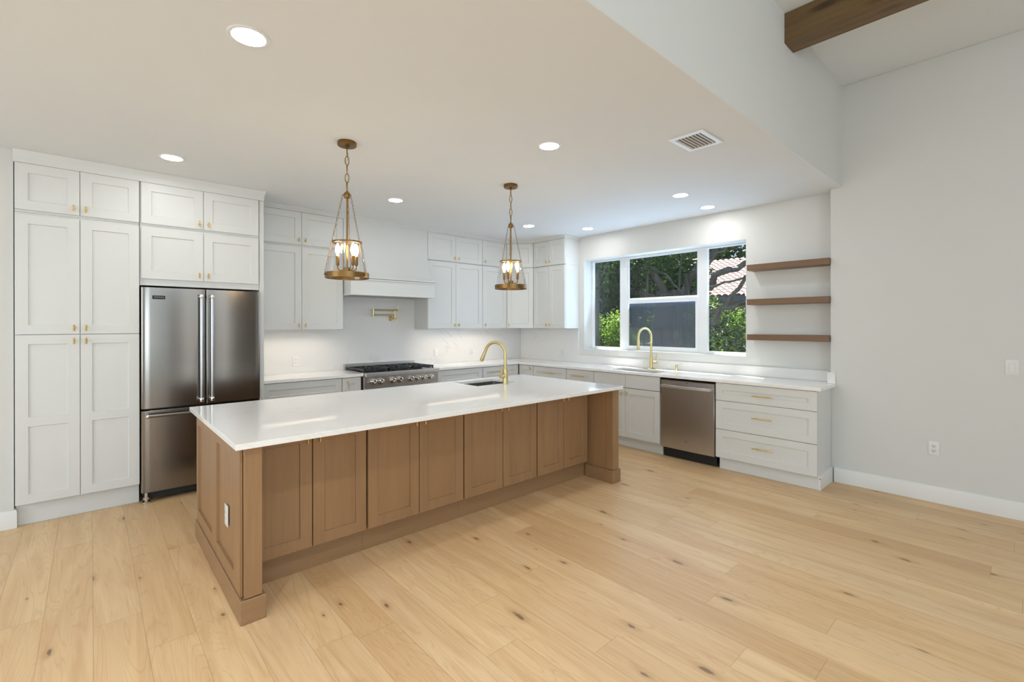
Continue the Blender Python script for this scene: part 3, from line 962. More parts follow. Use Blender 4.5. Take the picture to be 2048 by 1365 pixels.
# ------------------------------------------------------------------ range hood
def build_hood():
    t = thing('range_hood', 'white painted range hood with flared body above the range', 'range hood', (2.83, 5.65, 1.876))
    b = dict(parent=t, world=True)
    x0, x1 = 2.2475, 3.4130
    n = 14
    m = MB()
    prof = [(YBK - 0.002, 2.085)]
    for k in range(n + 1):
        u = k / n
        z = 2.085 + (2.47 - 2.085) * u
        y = 5.325 + (5.496 - 5.325) * (1 - (1 - u) ** 2.1)
        prof.append((y, z))
    prof += [(5.496, ZT), (YBK - 0.002, ZT)]
    q = len(prof)
    vs = [(x, y, z) for x in (x0, x1) for y, z in prof]
    fs = [tuple(range(q)), tuple(range(2 * q - 1, q - 1, -1))] + [(i, (i + 1) % q, q + (i + 1) % q, q + i) for i in range(q)]
    m.add(vs, fs).build('flared_body', MT['cab'], **b)
    MB().slab([x0 + 0.008, x0 + 0.05, x1 - 0.05, x1 - 0.008], [5.300, 5.335, 5.80, YBK - 0.002], lambda i, j: not (i == 1 and j == 1), 1.878, 2.072).build('apron', MT['cab'], bevel=0.003, **b)
    MB().box(x0 + 0.002, x1 - 0.002, 5.276, YBK - 0.003, 2.0725, 2.0855).box(x0 + 0.003, x1 - 0.003, 5.284, 5.33, 2.048, 2.0625).build('upper_moulding', MT['cab'], bevel=0.003, seg=2, **b)
    MB().slab([x0 + 0.003, x0 + 0.06, x1 - 0.06, x1 - 0.003], [5.288, 5.34, 5.80, YBK - 0.004], lambda i, j: not (i == 1 and j == 1), 1.868, 1.888).build('lower_moulding', MT['cab'], bevel=0.004, seg=2, **b)
    li = MB().box(x0 + 0.052, x1 - 0.052, 5.337, 5.80, 1.905, 1.915).build('liner', MT['steel'], bevel=0.001, **b)
    f = MB()
    for k in range(3):
        xc = x0 + 0.23 + k * 0.352
        for i in range(12): f.box(xc - 0.15 + i * 0.0255, xc - 0.15 + i * 0.0255 + 0.012, 5.42, 5.74, 1.893, 1.905)
    f.build('baffle_filter', MT['steel'], li, world=True)
build_hood()

# ------------------------------------------------------------------ gas range
def build_range():
    t = thing('gas_range', 'stainless steel gas range with black grates and eight chrome knobs', 'range', (2.885, 5.5, 0))
    b = dict(parent=t, world=True)
    x0, x1 = 2.384, 3.390
    MB().box(x0, x1, 5.235, 5.825, 0.12, 0.925).build('body', MT['steel_l'], bevel=0.002, **b)
    pn = MB()
    q = [(5.235, 0.778), (5.205, 0.780), (5.196, 0.900), (5.235, 0.900)]
    vs = [(x, y, z) for x in (x0 + 0.004, x1 - 0.004) for y, z in q]
    pn.add(vs, [(0, 1, 2, 3), (7, 6, 5, 4)] + [(i, (i + 1) % 4, 4 + (i + 1) % 4, 4 + i) for i in range(4)])
    pn.build('control_panel', MT['steel_l'], bevel=0.002, **b)
    bn = MB().box(x0 - 0.004, x1 + 0.004, 5.172, 5.26, 0.900, 0.948).build('front_rail', MT['steel_l'], bevel=0.009, seg=3, **b)
    MB().box(x0 + 0.012, x1 - 0.012, 5.262, 5.79, 0.926, 0.940).build('cooktop', MT['enamel'], bevel=0.004, **b)
    MB().slab([x0, x0 + 0.012, x1 - 0.012, x1], [5.262, 5.79, 5.80], lambda i, j: i in (0, 2), 0.926, 0.948).build('side_trim', MT['steel_l'], **b)
    MB().box(x0, x1, 5.795, 5.831, 0.926, 1.018).build('back_guard', MT['steel_l'], bevel=0.003, **b)
    gw = (x1 - x0 - 0.04) / 3
    for k in range(3):
        gx0 = x0 + 0.02 + k * gw + 0.003
        gx1 = gx0 + gw - 0.006
        g = MB()
        ya, yb = 5.275, 5.780
        zt0, zt1 = 0.962, 0.984
        # frame and centre cross bars
        for xx in (gx0, gx1 - 0.014): g.box(xx, xx + 0.014, ya, yb, zt0, zt1)
        for yy in (ya, (ya + yb) / 2 - 0.007, yb - 0.014): g.box(gx0, gx1, yy, yy + 0.014, zt0, zt1)
        # fingers over each burner, lifted slightly above the frame
        for yc in ((ya * 3 + yb) / 4, (ya + 3 * yb) / 4):
            xc = (gx0 + gx1) / 2
            for a in range(8):
                an = a * PI / 4
                ln = 0.145 if a % 2 == 0 else 0.155
                p0 = Vector((xc + math.cos(an) * 0.035, yc + math.sin(an) * 0.035, 0.986))
                p1 = Vector((xc + max(-gw / 2 + 0.012, min(gw / 2 - 0.012, math.cos(an) * ln)), yc + max(-0.118, min(0.118, math.sin(an) * ln)), 0.978))
                d = (p1 - p0)
                s = Vector((-d.y, d.x, 0)).normalized() * 0.0055
                h = Vector((0, 0, 0.010))
                vs = [p0 - s - h, p0 + s - h, p1 + s - h, p1 - s - h, p0 - s + h * .6, p0 + s + h * .6, p1 + s + h * .6, p1 - s + h * .6]
                g.add(vs, [(3, 2, 1, 0), (4, 5, 6, 7), (0, 1, 5, 4), (1, 2, 6, 5), (2, 3, 7, 6), (3, 0, 4, 7)])
        for xx in (gx0 + 0.004, gx1 - 0.018):
            for yy in (ya + 0.002, yb - 0.016): g.box(xx, xx + 0.012, yy, yy + 0.012, 0.9405, zt0)
        g.build('grate', MT['iron'], bevel=0.0012, **b)
        for yc in ((ya * 3 + yb) / 4, (ya + 3 * yb) / 4):
            bu = MB().lathe([(0.055, 0.0), (0.055, 0.006), (0.042, 0.009), (0.042, 0.014), (0.036, 0.016), (0.036, 0.021), (0.0, 0.022)], ((gx0 + gx1) / 2, yc, 0.9402), seg=24)
            bu.build('burner', MT['iron'], **b)
    # knobs
    nrm = Vector((0, -1, 0.075)).normalized()
    for kx in (2.484, 2.577, 2.733, 2.828, 2.981, 3.077, 3.170, 3.268):
        c = Vector((kx, 5.2005, 0.842))
        bz = MB().lathe([(0.0, 0.0), (0.036, 0.0), (0.038, 0.003), (0.036, 0.007), (0.028, 0.008), (0.0, 0.008)], c, nrm, 28).build('knob_bezel', MT['chrome'], **b)
        MB().lathe([(0.0, 0.0), (0.027, 0.0), (0.026, 0.010), (0.029, 0.014), (0.031, 0.030), (0.028, 0.036), (0.020, 0.038), (0.018, 0.034), (0.0, 0.033)], c + nrm * 0.008, nrm, 28).build('knob', MT['chrome'], bz, world=True)
    MB().lathe([(0.0, 0.0), (0.009, 0.0), (0.009, 0.006), (0.006, 0.008), (0.0, 0.008)], Vector((2.42, 5.2005, 0.838)), nrm, 14).build('igniter_button', MT['chrome'], **b)
    # ovens below the island sight line
    for (a, c) in ((x0 + 0.006, x0 + 0.62), (x0 + 0.626, x1 - 0.006)):
        d = MB().box(a, c, 5.200, 5.235, 0.19, 0.765).build('oven_door', MT['steel_v'], bevel=0.004, **b)
        MB().box(a + 0.09, c - 0.09, 5.197, 5.2005, 0.34, 0.60).build('oven_window', MT['enamel'], d, world=True)
        h = MB().cyl((a + 0.03, 5.15, 0.705), (c - 0.03, 5.15, 0.705), 0.013, 16)
        for xx in (a + 0.05, c - 0.05): h.cyl((xx, 5.15, 0.705), (xx, 5.200, 0.705), 0.009, 12)
        h.build('oven_handle', MT['chrome'], d, world=True)
    MB().box(x0 + 0.01, x1 - 0.01, 5.25, 5.28, 0.06, 0.12).build('kick_plate', MT['steel_l'], **b)
    for xx in (x0 + 0.05, x1 - 0.05):
        for yy in (5.30, 5.78): MB().cyl((xx, yy, 0.001), (xx, yy, 0.12), 0.022, 16).build('leg', MT['chrome'], **b)
build_range()

# ------------------------------------------------------------------ pot filler
def build_potfiller():
    t = thing('pot_filler', 'folded antique-brass pot filler tap on the splashback above the range', 'faucet', (3.035, YBK - 0.0205, 1.600))
    b = dict(parent=t, world=True)
    y = 5.772
    a = MT['antique']
    MB().lathe([(0.034, 0.0), (0.034, 0.004), (0.028, 0.010), (0.014, 0.012), (0.014, 0.06), (0.0, 0.06)], (3.035, YBK - 0.0205, 1.600), (0, -1, 0), 24).build('wall_flange', MT['champagne'], **b)
    MB().cyl((3.070, y, 1.588), (3.070, y, 1.672), 0.0125, 16).cyl((3.025, y, 1.600), (3.080, y, 1.600), 0.013, 16).build('valve_body', MT['champagne'], **b)
    MB().cyl((3.070, y, 1.648), (2.757, y, 1.648), 0.0085, 14).build('lower_arm', MT['champagne'], **b)
    MB().cyl((2.757, y, 1.622), (2.757, y, 1.728), 0.014, 16).build('elbow_joint', MT['champagne'], **b)
    MB().cyl((2.757, y, 1.712), (3.060, y, 1.712), 0.0085, 14).build('upper_arm', MT['champagne'], **b)
    sp = MB().cyl((3.045, y, 1.712), (3.112, y - 0.004, 1.712), 0.0135, 16).cyl((3.062, y, 1.725), (3.062, y, 1.680), 0.0105, 14)
    sp.build('spout', MT['champagne'], **b)
    MB().cyl((3.112, y - 0.004, 1.765), (3.112, y - 0.004, 1.688), 0.005, 10).build('lever', MT['champagne'], **b)
    MB().cyl((3.080, y, 1.600), (3.094, y, 1.600), 0.007, 10).cyl((3.094, y, 1.612), (3.094, y, 1.535), 0.005, 10).build('lever', MT['champagne'], **b)
build_potfiller()

# ------------------------------------------------------------------ dishwasher
def build_dishwasher():
    t = thing('dishwasher', 'stainless steel dishwasher under the window worktop', 'dishwasher', (5.15, 2.5355, 0))
    b = dict(parent=t, world=True)
    y0, y1 = 2.222, 2.842
    MB().box(4.925, 5.44, y0 + 0.01, y1 - 0.01, 0.10, 0.885).build('tub', MT['dark'], **b)
    dr = MB()
    n = 14
    pts = [(4.924, y0), (4.924, y1)]
    for k in range(n + 1):
        u = k / n
        pts.append((4.872 - 0.005 * math.sin(PI * u), y1 + (y0 - y1) * u))
    door = dr.prism(pts, 0.118, 0.886).build('door', MT['steel_v'], bevel=0.003, **b)
    MB().box(4.886, 4.924, y0 + 0.004, y1 - 0.004, 0.8865, 0.897).build('control_strip', MT['enamel'], **b)
    h = []
    for k in range(15):
        u = k / 14
        h.append((4.826 - 0.014 * math.sin(PI * u), y1 - 0.022 + (y0 - y1 + 0.044) * u, 0.822))
    hm = MB()
    # flat bowed bar
    vs, fs = [], []
    for (x, y, z) in h:
        vs += [(x - 0.006, y, z - 0.016), (x + 0.006, y, z - 0.016), (x + 0.006, y, z + 0.016), (x - 0.006, y, z + 0.016)]
    for i in range(14):
        for k in range(4): fs.append((i * 4 + k, i * 4 + (k + 1) % 4, i * 4 + 4 + (k + 1) % 4, i * 4 + 4 + k))
    fs += [(3, 2, 1, 0), (56, 57, 58, 59)]
    hm.add(vs, fs)
    for yy in (y0 + 0.035, y1 - 0.035): hm.box(4.822, 4.874, yy - 0.012, yy + 0.012, 0.808, 0.836)
    hm.build('handle', MT['steel_l'], door, world=True, bevel=0.003)
    MB().box(4.8655, 4.868, 2.512, 2.528, 0.866, 0.870).build('indicator', MT['enamel'], door, world=True)
    em = MB()
    c = (4.8668, 2.5345, 0.222)
    em.lathe([(0.0125, 0.0), (0.0145, 0.0), (0.0145, 0.0012), (0.0125, 0.0012)], c, (-1, 0, 0), 24, closed=True)
    em.tube([(4.8662, 2.5415, 0.2265), (4.8662, 2.5395, 0.2135), (4.8662, 2.5345, 0.2165), (4.8662, 2.5375, 0.2245), (4.8662, 2.5335, 0.2300), (4.8662, 2.5295, 0.2225), (4.8662, 2.5325, 0.2150)], 0.0008, 6)
    em.build('round_emblem', MT['rubber'], door, world=True)
    MB().box(4.940, 4.955, y0 + 0.005, y1 - 0.005, 0.004, 0.10).build('kick_plate', MT['dark'], **b)
    for yy in (y0 + 0.03, y1 - 0.03): MB().cyl((4.985, yy, 0.001), (4.985, yy, 0.10), 0.012, 12).build('levelling_leg', MT['chrome'], **b)
build_dishwasher()

# ------------------------------------------------------------------ sinks and taps
def sink(label, x0, x1, y0, y1, ztop, depth):
    t = thing('sink', label, 'sink', ((x0 + x1) / 2, (y0 + y1) / 2, ztop - depth))
    b = dict(parent=t, world=True)
    th = 0.004
    zb = ztop - depth
    m = MB()
    g = 0.006
    xa, xb, ya, yb = x0 - g, x1 + g, y0 - g, y1 + g
    # open-topped bowl: inner skin and outer skin joined at the rim
    r = 0.02
    def ring(xa, xb, ya, yb, z, r):
        o = []
        for cx, cy, a0 in ((xb - r, yb - r, 0), (xa + r, yb - r, PI / 2), (xa + r, ya + r, PI), (xb - r, ya + r, 1.5 * PI)):
            for k in range(5):
                a = a0 + PI / 2 * k / 4
                o.append((cx + r * math.cos(a), cy + r * math.sin(a), z))
        return o
    rs = [ring(xa - 0.018, xb + 0.018, ya - 0.018, yb + 0.018, ztop, 0.03), ring(xa, xb, ya, yb, ztop, r), ring(xa + 0.004, xb - 0.004, ya + 0.004, yb - 0.004, zb + 0.015, r),
          ring(xa + 0.02, xb - 0.02, ya + 0.02, yb - 0.02, zb + th, r)]
    ro = [ring(xa - 0.018, xb + 0.018, ya - 0.018, yb + 0.018, ztop - 0.002, 0.03), ring(xa - th, xb + th, ya - th, yb + th, ztop - 0.002, r), ring(xa - th, xb + th, ya - th, yb + th, zb, r)]
    allr = ro[::-1] + rs
    vs = [p for q in allr for p in q]
    k = len(rs[0])
    fs = []
    for i in range(len(allr) - 1):
        for j in range(k): fs.append((i * k + j, i * k + (j + 1) % k, (i + 1) * k + (j + 1) % k, (i + 1) * k + j))
    fs.append(tuple(range(k))[::-1])
    fs.append(tuple((len(allr) - 1) * k + j for j in range(k)))
    m.add(vs, fs).build('bowl', MT['sinksteel'], **b)
    MB().lathe([(0.0, 0.0), (0.045, 0.0), (0.045, 0.003), (0.036, 0.004), (0.030, 0.001), (0.0, 0.001)], ((x0 + x1) / 2, (y0 + y1) / 2, zb + th + 0.0003), seg=24).build('drain', MT['chrome'], **b)
IS = (2.765, 3.300, 3.560, 3.955)
sink('rectangular stainless undermount sink in the island worktop', *IS, ZI - 0.0305, 0.20)
sink('stainless undermount sink in the worktop below the window', *SK, ZC - 0.0005, 0.20)

def faucet(label, cat, base, ang, H, span, drop, rb, rn, hand, m, plate=False, cone=0.0):
    """ang: direction the spout reaches; hand: direction of the side handle (both in the ground plane)"""
    t = thing('faucet', label, cat, base)
    d = Vector((math.cos(ang), math.sin(ang), 0))
    s = Vector((math.cos(hand), math.sin(hand), 0))
    up = Vector((0, 0, 1))
    if plate:
        n = Vector((-d.y, d.x, 0))
        MB().tube([n * -0.125 + up * 0.002, n * 0.125 + up * 0.002], 0.026, 20).build('deck_plate', m, t)
        pl = [o for o in t.children][-1]
        for v in pl.data.vertices: v.co.z = 0.0005 + max(0.0, min(0.006, (v.co.z - 0.002) * 0.2 + 0.003))
    hb = 0.155
    MB().lathe([(rb + 0.003, 0.0005), (rb + 0.003, 0.006), (rb, 0.009), (rb - cone, hb - 0.004), (rb - cone - 0.003, hb), (0.0, hb)], (0, 0, 0), seg=24).build('body', m, t)
    R = span / 2
    zc = H - R
    pts = [up * (hb - 0.01), up * (hb + 0.05), up * zc]
    for k in range(1, 19):
        a = PI * k / 18 * (1.0)
        pts.append(up * (zc + R * math.sin(a)) + d * (R - R * math.cos(a)))
    tip = pts[-1]
    dirn = (up * -1 + d * 0.16).normalized() if not plate else up * -1
    if not plate:
        # spout keeps leaning outwards a little
        pts = pts[:-2]
        tip = pts[-1]
        dirn = (pts[-1] - pts[-2]).normalized()
    pts.append(tip + dirn * 0.03)
    MB().tube(pts, rn, 16).build('spout', m, t)
    e0 = tip + dirn * 0.03
    e1 = e0 + dirn * drop
    MB().tube([e0, e0 + dirn * 0.006, e1 - dirn * 0.01, e1], [rn * 1.0, rn * 1.18, rn * 1.38, rn * 1.28], 18).build('spray_head', m, t)
    hz = 0.085
    MB().tube([up * hz + s * rb * 0.6, up * hz + s * (rb + 0.050)], rb * 0.84, 20).build('valve', m, t)
    l0 = up * (hz + 0.005) + s * (rb + 0.036)
    MB().tube([l0, l0 + up * 0.055 + s * 0.004, l0 + up * 0.115 + s * 0.020], [0.0048, 0.0042, 0.0036], 10).build('lever', m, t)
    return t
faucet('gold pull-down faucet with arched spout standing on the island worktop', 'faucet', (3.070, 3.500, ZI), math.radians(110), 0.415, 0.232, 0.100, 0.0275, 0.0150, math.radians(192), MT['champagne'])
faucet('tall champagne gold faucet behind the sink below the window', 'faucet', (5.370, 3.270, ZW), math.radians(170), 0.525, 0.235, 0.125, 0.0225, 0.0130, math.radians(-75), MT['champagne'], plate=True, cone=0.004)
o = MB().lathe([(0.019, 0.0005), (0.019, 0.010), (0.015, 0.013), (0.015, 0.070), (0.013, 0.075), (0.0, 0.075)], (5.385, 2.925, ZW), seg=20).build('air_gap_cap', MT['champagne'])
tag(o, 'small champagne gold cylinder on the window worktop right of the faucet', 'air gap')

# ------------------------------------------------------------------ island
IX0, IX1, IY0, IY1 = 0.5305, 3.808, 2.620, 4.0586
o = MB().slab([IX0, IS[0], IS[1], IX1], [IY0, IS[2], IS[3], IY1], lambda i, j: not (i == 1 and j == 1), ZI - 0.030, ZI).build('worktop', MT['quartz'], bevel=0.002)
tag(o, 'large white stone worktop with sink cut-out on the brown island', 'countertop')
ZIB = ZI - 0.031
def build_island_ends():
    # near-left end: panelled skin, corner post, plinth
    t = thing('island_end_panel', 'brown panelled left end of the island, facing the refrigerator side', 'panel', (0.62, 3.33, 0))
    b = dict(parent=t, world=True)
    m = MT['island']
    # two panels side by side, built from two fronts
    sk = MB()
    def front(u0, u1, l, r_):
        zs = (0.124, 0.205, ZIB - 0.085, ZIB)
        sl, rec = 0.002, 0.014
        a0, a1 = u0 + l, u1 - r_
        X = lambda u, dx, z: (0.565 + dx, 4.000 - u, z)
        vs = [X(u, 0, z) for z in zs for u in (u0, a0, a1, u1)]
        fs = []
        for j in range(3):
            for i in range(3):
                if i == 1 and j == 1: continue
                fs.append((j * 4 + i, j * 4 + i + 1, j * 4 + i + 5, j * 4 + i + 4))
        vs += [X(a0 + sl, rec, zs[1] + sl), X(a1 - sl, rec, zs[1] + sl), X(a1 - sl, rec, zs[2] - sl), X(a0 + sl, rec, zs[2] - sl)]
        fs.append((16, 17, 18, 19))
        for k, (p, q) in enumerate(((5, 6), (6, 10), (10, 9), (9, 5))):
            fs.append((p, q, 16 + (k + 1) % 4, 16 + k))
        sk.add(vs, fs)
    front(0.0, 0.626, 0.056, 0.070)
    front(0.626, 1.310, 0.078, 0.150)
    sk.box(0.5795, 0.5835, 2.690, 4.000, 0.124, ZIB)
    sk.box(0.565, 0.575, 2.690, 2.694, 0.124, ZIB)
    sk.build('panelled_skin', m, smooth=False, **b)
    MB().box(0.584, 0.655, 2.694, 3.995, 0.002, ZIB).build('core', m, **b)
    MB().box(0.578, 0.660, 2.660, 2.738, 0.125, ZIB).build('post', m, bevel=0.002, **b)
    MB().slab([0.556, 0.571, 0.655, 0.676], [2.650, 2.665, 2.745, 4.005], lambda i, j: (i == 0) or (j == 0) or (i == 2 and j == 1), 0.001, 0.122).build('plinth', MT['island_h'], bevel=0.003, **b)
    MB().box(0.5715, 0.654, 2.6655, 2.693, 0.10, 0.121).build('plinth_cap', MT['island_h'], **b)
    t2 = thing('island_end_panel', 'brown right end of the island with a plinth block, nearest the dishwasher', 'panel', (3.74, 3.33, 0))
    b = dict(parent=t2, world=True)
    MB().box(3.702, 3.786, 2.690, 4.000, 0.002, ZIB).build('core', m, bevel=0.001, **b)
    MB().box(3.697, 3.790, 2.660, 2.738, 0.125, ZIB).build('post', m, bevel=0.002, **b)
    MB().slab([3.682, 3.697, 3.791, 3.806], [2.648, 2.664, 2.992, 4.005], lambda i, j: j == 0 or (i == 0 and j == 1) or i == 2, 0.001, 0.122).build('plinth', MT['island_h'], bevel=0.003, **b)
    MB().box(3.6975, 3.7905, 2.6645, 2.6895, 0.09, 0.1215).build('plinth_cap', MT['island_h'], **b)
build_island_ends()
ISL = [(0.656, 1.006, 1.3555, 'first island cabinet from the left, brown double doors by the panelled end'),
       (1.3565, 1.750, 2.1435, 'second island cabinet from the left, brown double doors with brass knobs'),
       (2.1445, 2.544, 2.9455, 'third island cabinet from the left, brown double doors below the gold faucet'),
       (2.9465, 3.302, 3.7015, 'rightmost island cabinet, narrow brown double doors beside the right end')]
for i, (a, c, e, lab) in enumerate(ISL):
    l = 0.0 if i else 0.004
    r = e - a - (0.045 if i == 3 else 0.0)
    t = cabinet('island_cabinet', lab, (a, 2.930, 0), 0, e - a, 0.150, ZIB, 0.595, pair(l, c - a, r, 0.163, 0.872, 'T', off=0.036, ko=0.044, gap=0.006), MT['island'], group='island cabinets', back=0.04)
    # cabinets meet the island's working side
    MB().box(0.0005, e - a - 0.0005, 0.5955, 1.06, 0.10, 0.45 if i in (2, 3) else ZIB).build('rear_carcass', MT['island'], t)
    MB().box(0.0, e - a, 0.072, 0.090, 0.001, 0.149).build('toe_kick', MT['island_h'], t)

# ------------------------------------------------------------------ switches and sockets
def outlet(label, loc, rotz, kind='duplex', w=0.072, h=0.117, cat='outlet', group=None):
    """front faces local -y"""
    t = thing('wall_outlet' if kind != 'switch' else 'light_switch', label, cat, loc, rotz, group)
    MB().box(-w / 2, w / 2, -0.006, -0.0003, -h / 2, h / 2).build('cover_plate', MT['plate'], t, bevel=0.003, seg=2)
    if kind == 'duplex':
        for z in (-0.020, 0.020):
            f = MB().box(-0.017, 0.017, -0.0085, -0.0055, z - 0.014, z + 0.014).build('socket', MT['plate'], t, bevel=0.0015)
            s = MB().box(-0.0085, -0.0055, -0.0090, -0.0084, z - 0.003, z + 0.008).box(0.0055, 0.0085, -0.0090, -0.0084, z - 0.003, z + 0.007).cyl((0, -0.0090, z - 0.008), (0, -0.0084, z - 0.008), 0.003, 10)
            s.build('slots', MT['dark'], f)
    elif kind == 'decora':
        f = MB().box(-0.0168, 0.0168, -0.0085, -0.0055, -0.033, 0.033).build('socket', MT['plate'], t, bevel=0.0015)
        s = MB()
        for z in (-0.018, 0.018): s.box(-0.0085, -0.0060, -0.0090, -0.0084, z - 0.004, z + 0.006).box(0.0060, 0.0085, -0.0090, -0.0084, z - 0.004, z + 0.005)
        s.build('slots', MT['rubber'], f)
    else:
        MB().box(-0.0168, 0.0168, -0.0110, -0.0055, -0.033, 0.033).build('rocker', MT['plate'], t, bevel=0.002)
    return t
outlet('white outlet in the splashback between refrigerator and range', (1.809, YBK - 0.0200, 1.085), 0, 'decora')
outlet('white rocker switch in the splashback just right of the range', (3.762, YBK - 0.0200, 1.105), 0, 'switch', cat='light switch')
outlet('faint white outlet in the splashback seen above the gold island faucet', (4.400, YBK - 0.0200, 1.115), 0, 'decora')
outlet('white outlet in the tall stone splash left of the window', (XR - 0.0200, 4.884, 1.095), RX, 'decora')
outlet('small white outlet in the low stone splash right of the window faucet', (XR - 0.0200, 3.080, 1.0), RX, 'decora', 0.068, 0.085)
outlet('white double socket low on the right wall above the baseboard', (XP, 0.545, 0.458), RX, 'duplex')
outlet('white rocker light switch on the right wall', (XP, 0.090, 1.178), RX, 'switch', 0.074, 0.122, 'light switch')
outlet('white outlet set into the brown panelled end of the island', (0.5738, 3.045, 0.440), RX, 'decora')

# ------------------------------------------------------------------ floating shelves
for z1, lab in ((2.1616, 'top floating brown wood shelf right of the window'), (1.7892, 'middle floating brown wood shelf right of the window'), (1.4083, 'lowest floating brown wood shelf right of the window')):
    o = MB().box(5.293, XR - 0.0008, YCOR + 0.001, 2.058, z1 - 0.062, z1).build('floating_shelf', MT['shelf'], bevel=0.0025)
    tag(o, lab, 'shelf', 'floating shelves')

# ------------------------------------------------------------------ ceiling beam, vent
o = MB().box(3.767, 3.953, -4.99, YS - 0.001, 3.571, ZH - 0.001).build('ceiling_beam', MT['beam'], bevel=0.003)
tag(o, 'rustic brown timber beam under the high ceiling', 'beam')
def build_vent():
    t = thing('ceiling_vent', 'square white louvred air vent in the kitchen ceiling', 'vent', (3.205, 1.592, ZK))
    b = dict(parent=t, world=True)
    x0, x1, y0, y1 = 3.045, 3.362, 1.466, 1.718
    r = 0.036
    MB().slab([x0, x0 + r, x1 - r, x1], [y0, y0 + r, y1 - r, y1], lambda i, j: not (i == 1 and j == 1), ZK - 0.010, ZK - 0.0004).build('frame', MT['vinyl'], bevel=0.003, **b)
    MB().box(x0 + r, x1 - r, y0 + r, y1 - r, ZK - 0.0025, ZK - 0.0006).build('duct_backing', MT['dark'], **b)
    n = 7
    for k in range(n):
        yc = y0 + r + (y1 - y0 - 2 * r) * (k + 0.45) / n
        m = MB()
        q = [(yc, ZK - 0.003), (yc + 0.0012, ZK - 0.003), (yc + 0.0030, ZK - 0.007), (yc + 0.0068, ZK - 0.0122), (yc + 0.0060, ZK - 0.0130), (yc + 0.0020, ZK - 0.0076)]
        xa, xb = x0 + r + 0.001, x1 - r - 0.001
        vs = [(x, y, z) for x in (xa, xb) for y, z in q]
        m.add(vs, [tuple(range(6)), tuple(range(11, 5, -1))] + [(i, (i + 1) % 6, 6 + (i + 1) % 6, 6 + i) for i in range(6)])
        m.build('louvre', MT['plate'], **b)
build_vent()

# ------------------------------------------------------------------ recessed lights
LIGHTS = [(0.537, 2.378, 'big recessed ceiling light nearest the camera, above the island left end'),
          (0.477, 4.500, 'recessed ceiling light in front of the pantry cabinets'),
          (2.385, 4.468, 'recessed ceiling light between the two pendants, in front of the hood'),
          (2.501, 2.360, 'recessed ceiling light left of the ceiling vent'),
          (4.321, 4.453, 'recessed ceiling light just right of the farther pendant'),
          (5.046, 4.043, 'recessed ceiling light by the corner wall cabinet above the window'),
          (4.444, 2.370, 'recessed ceiling light of the right-hand pair, farther from the window wall'),
          (5.122, 2.408, 'recessed ceiling light of the right-hand pair, closest to the window wall')]
for x, y, lab in LIGHTS:
    t = thing('recessed_light', lab, 'ceiling light', (x, y, ZK), 0, 'recessed ceiling lights')
    MB().lathe([(0.088, -0.0005), (0.088, -0.003), (0.082, -0.006), (0.070, -0.0045), (0.069, -0.0005)], seg=40, closed=True).build('trim_ring', MT['vinyl'], t)
    MB().lathe([(0.0, -0.0035), (0.0685, -0.0035), (0.0685, -0.0008), (0.0, -0.0008)], seg=40).build('lens', MT['lens'], t, smooth=False)

# ------------------------------------------------------------------ under-cabinet light bars
for x0, x1, y, lab in ((1.33, 2.20, 5.60, 'slim light bar under the wall cabinet left of the hood'), (3.47, 4.80, 5.60, 'slim light bar under the wall cabinets right of the hood')):
    t = thing('light_bar', lab, 'light', ((x0 + x1) / 2, y, ZU))
    b = dict(parent=t, world=True)
    MB().slab([x0, x0 + 0.01, x1 - 0.01, x1], [y - 0.020, y - 0.013, y + 0.013, y + 0.020], lambda i, j: not (i == 1 and j == 1), ZU - 0.014, ZU - 0.0005).build('housing', MT['vinyl'], **b)
    MB().box(x0 + 0.0105, x1 - 0.0105, y - 0.0125, y + 0.0125, ZU - 0.005, ZU - 0.001).build('diffuser', MT['led'], smooth=False, **b)

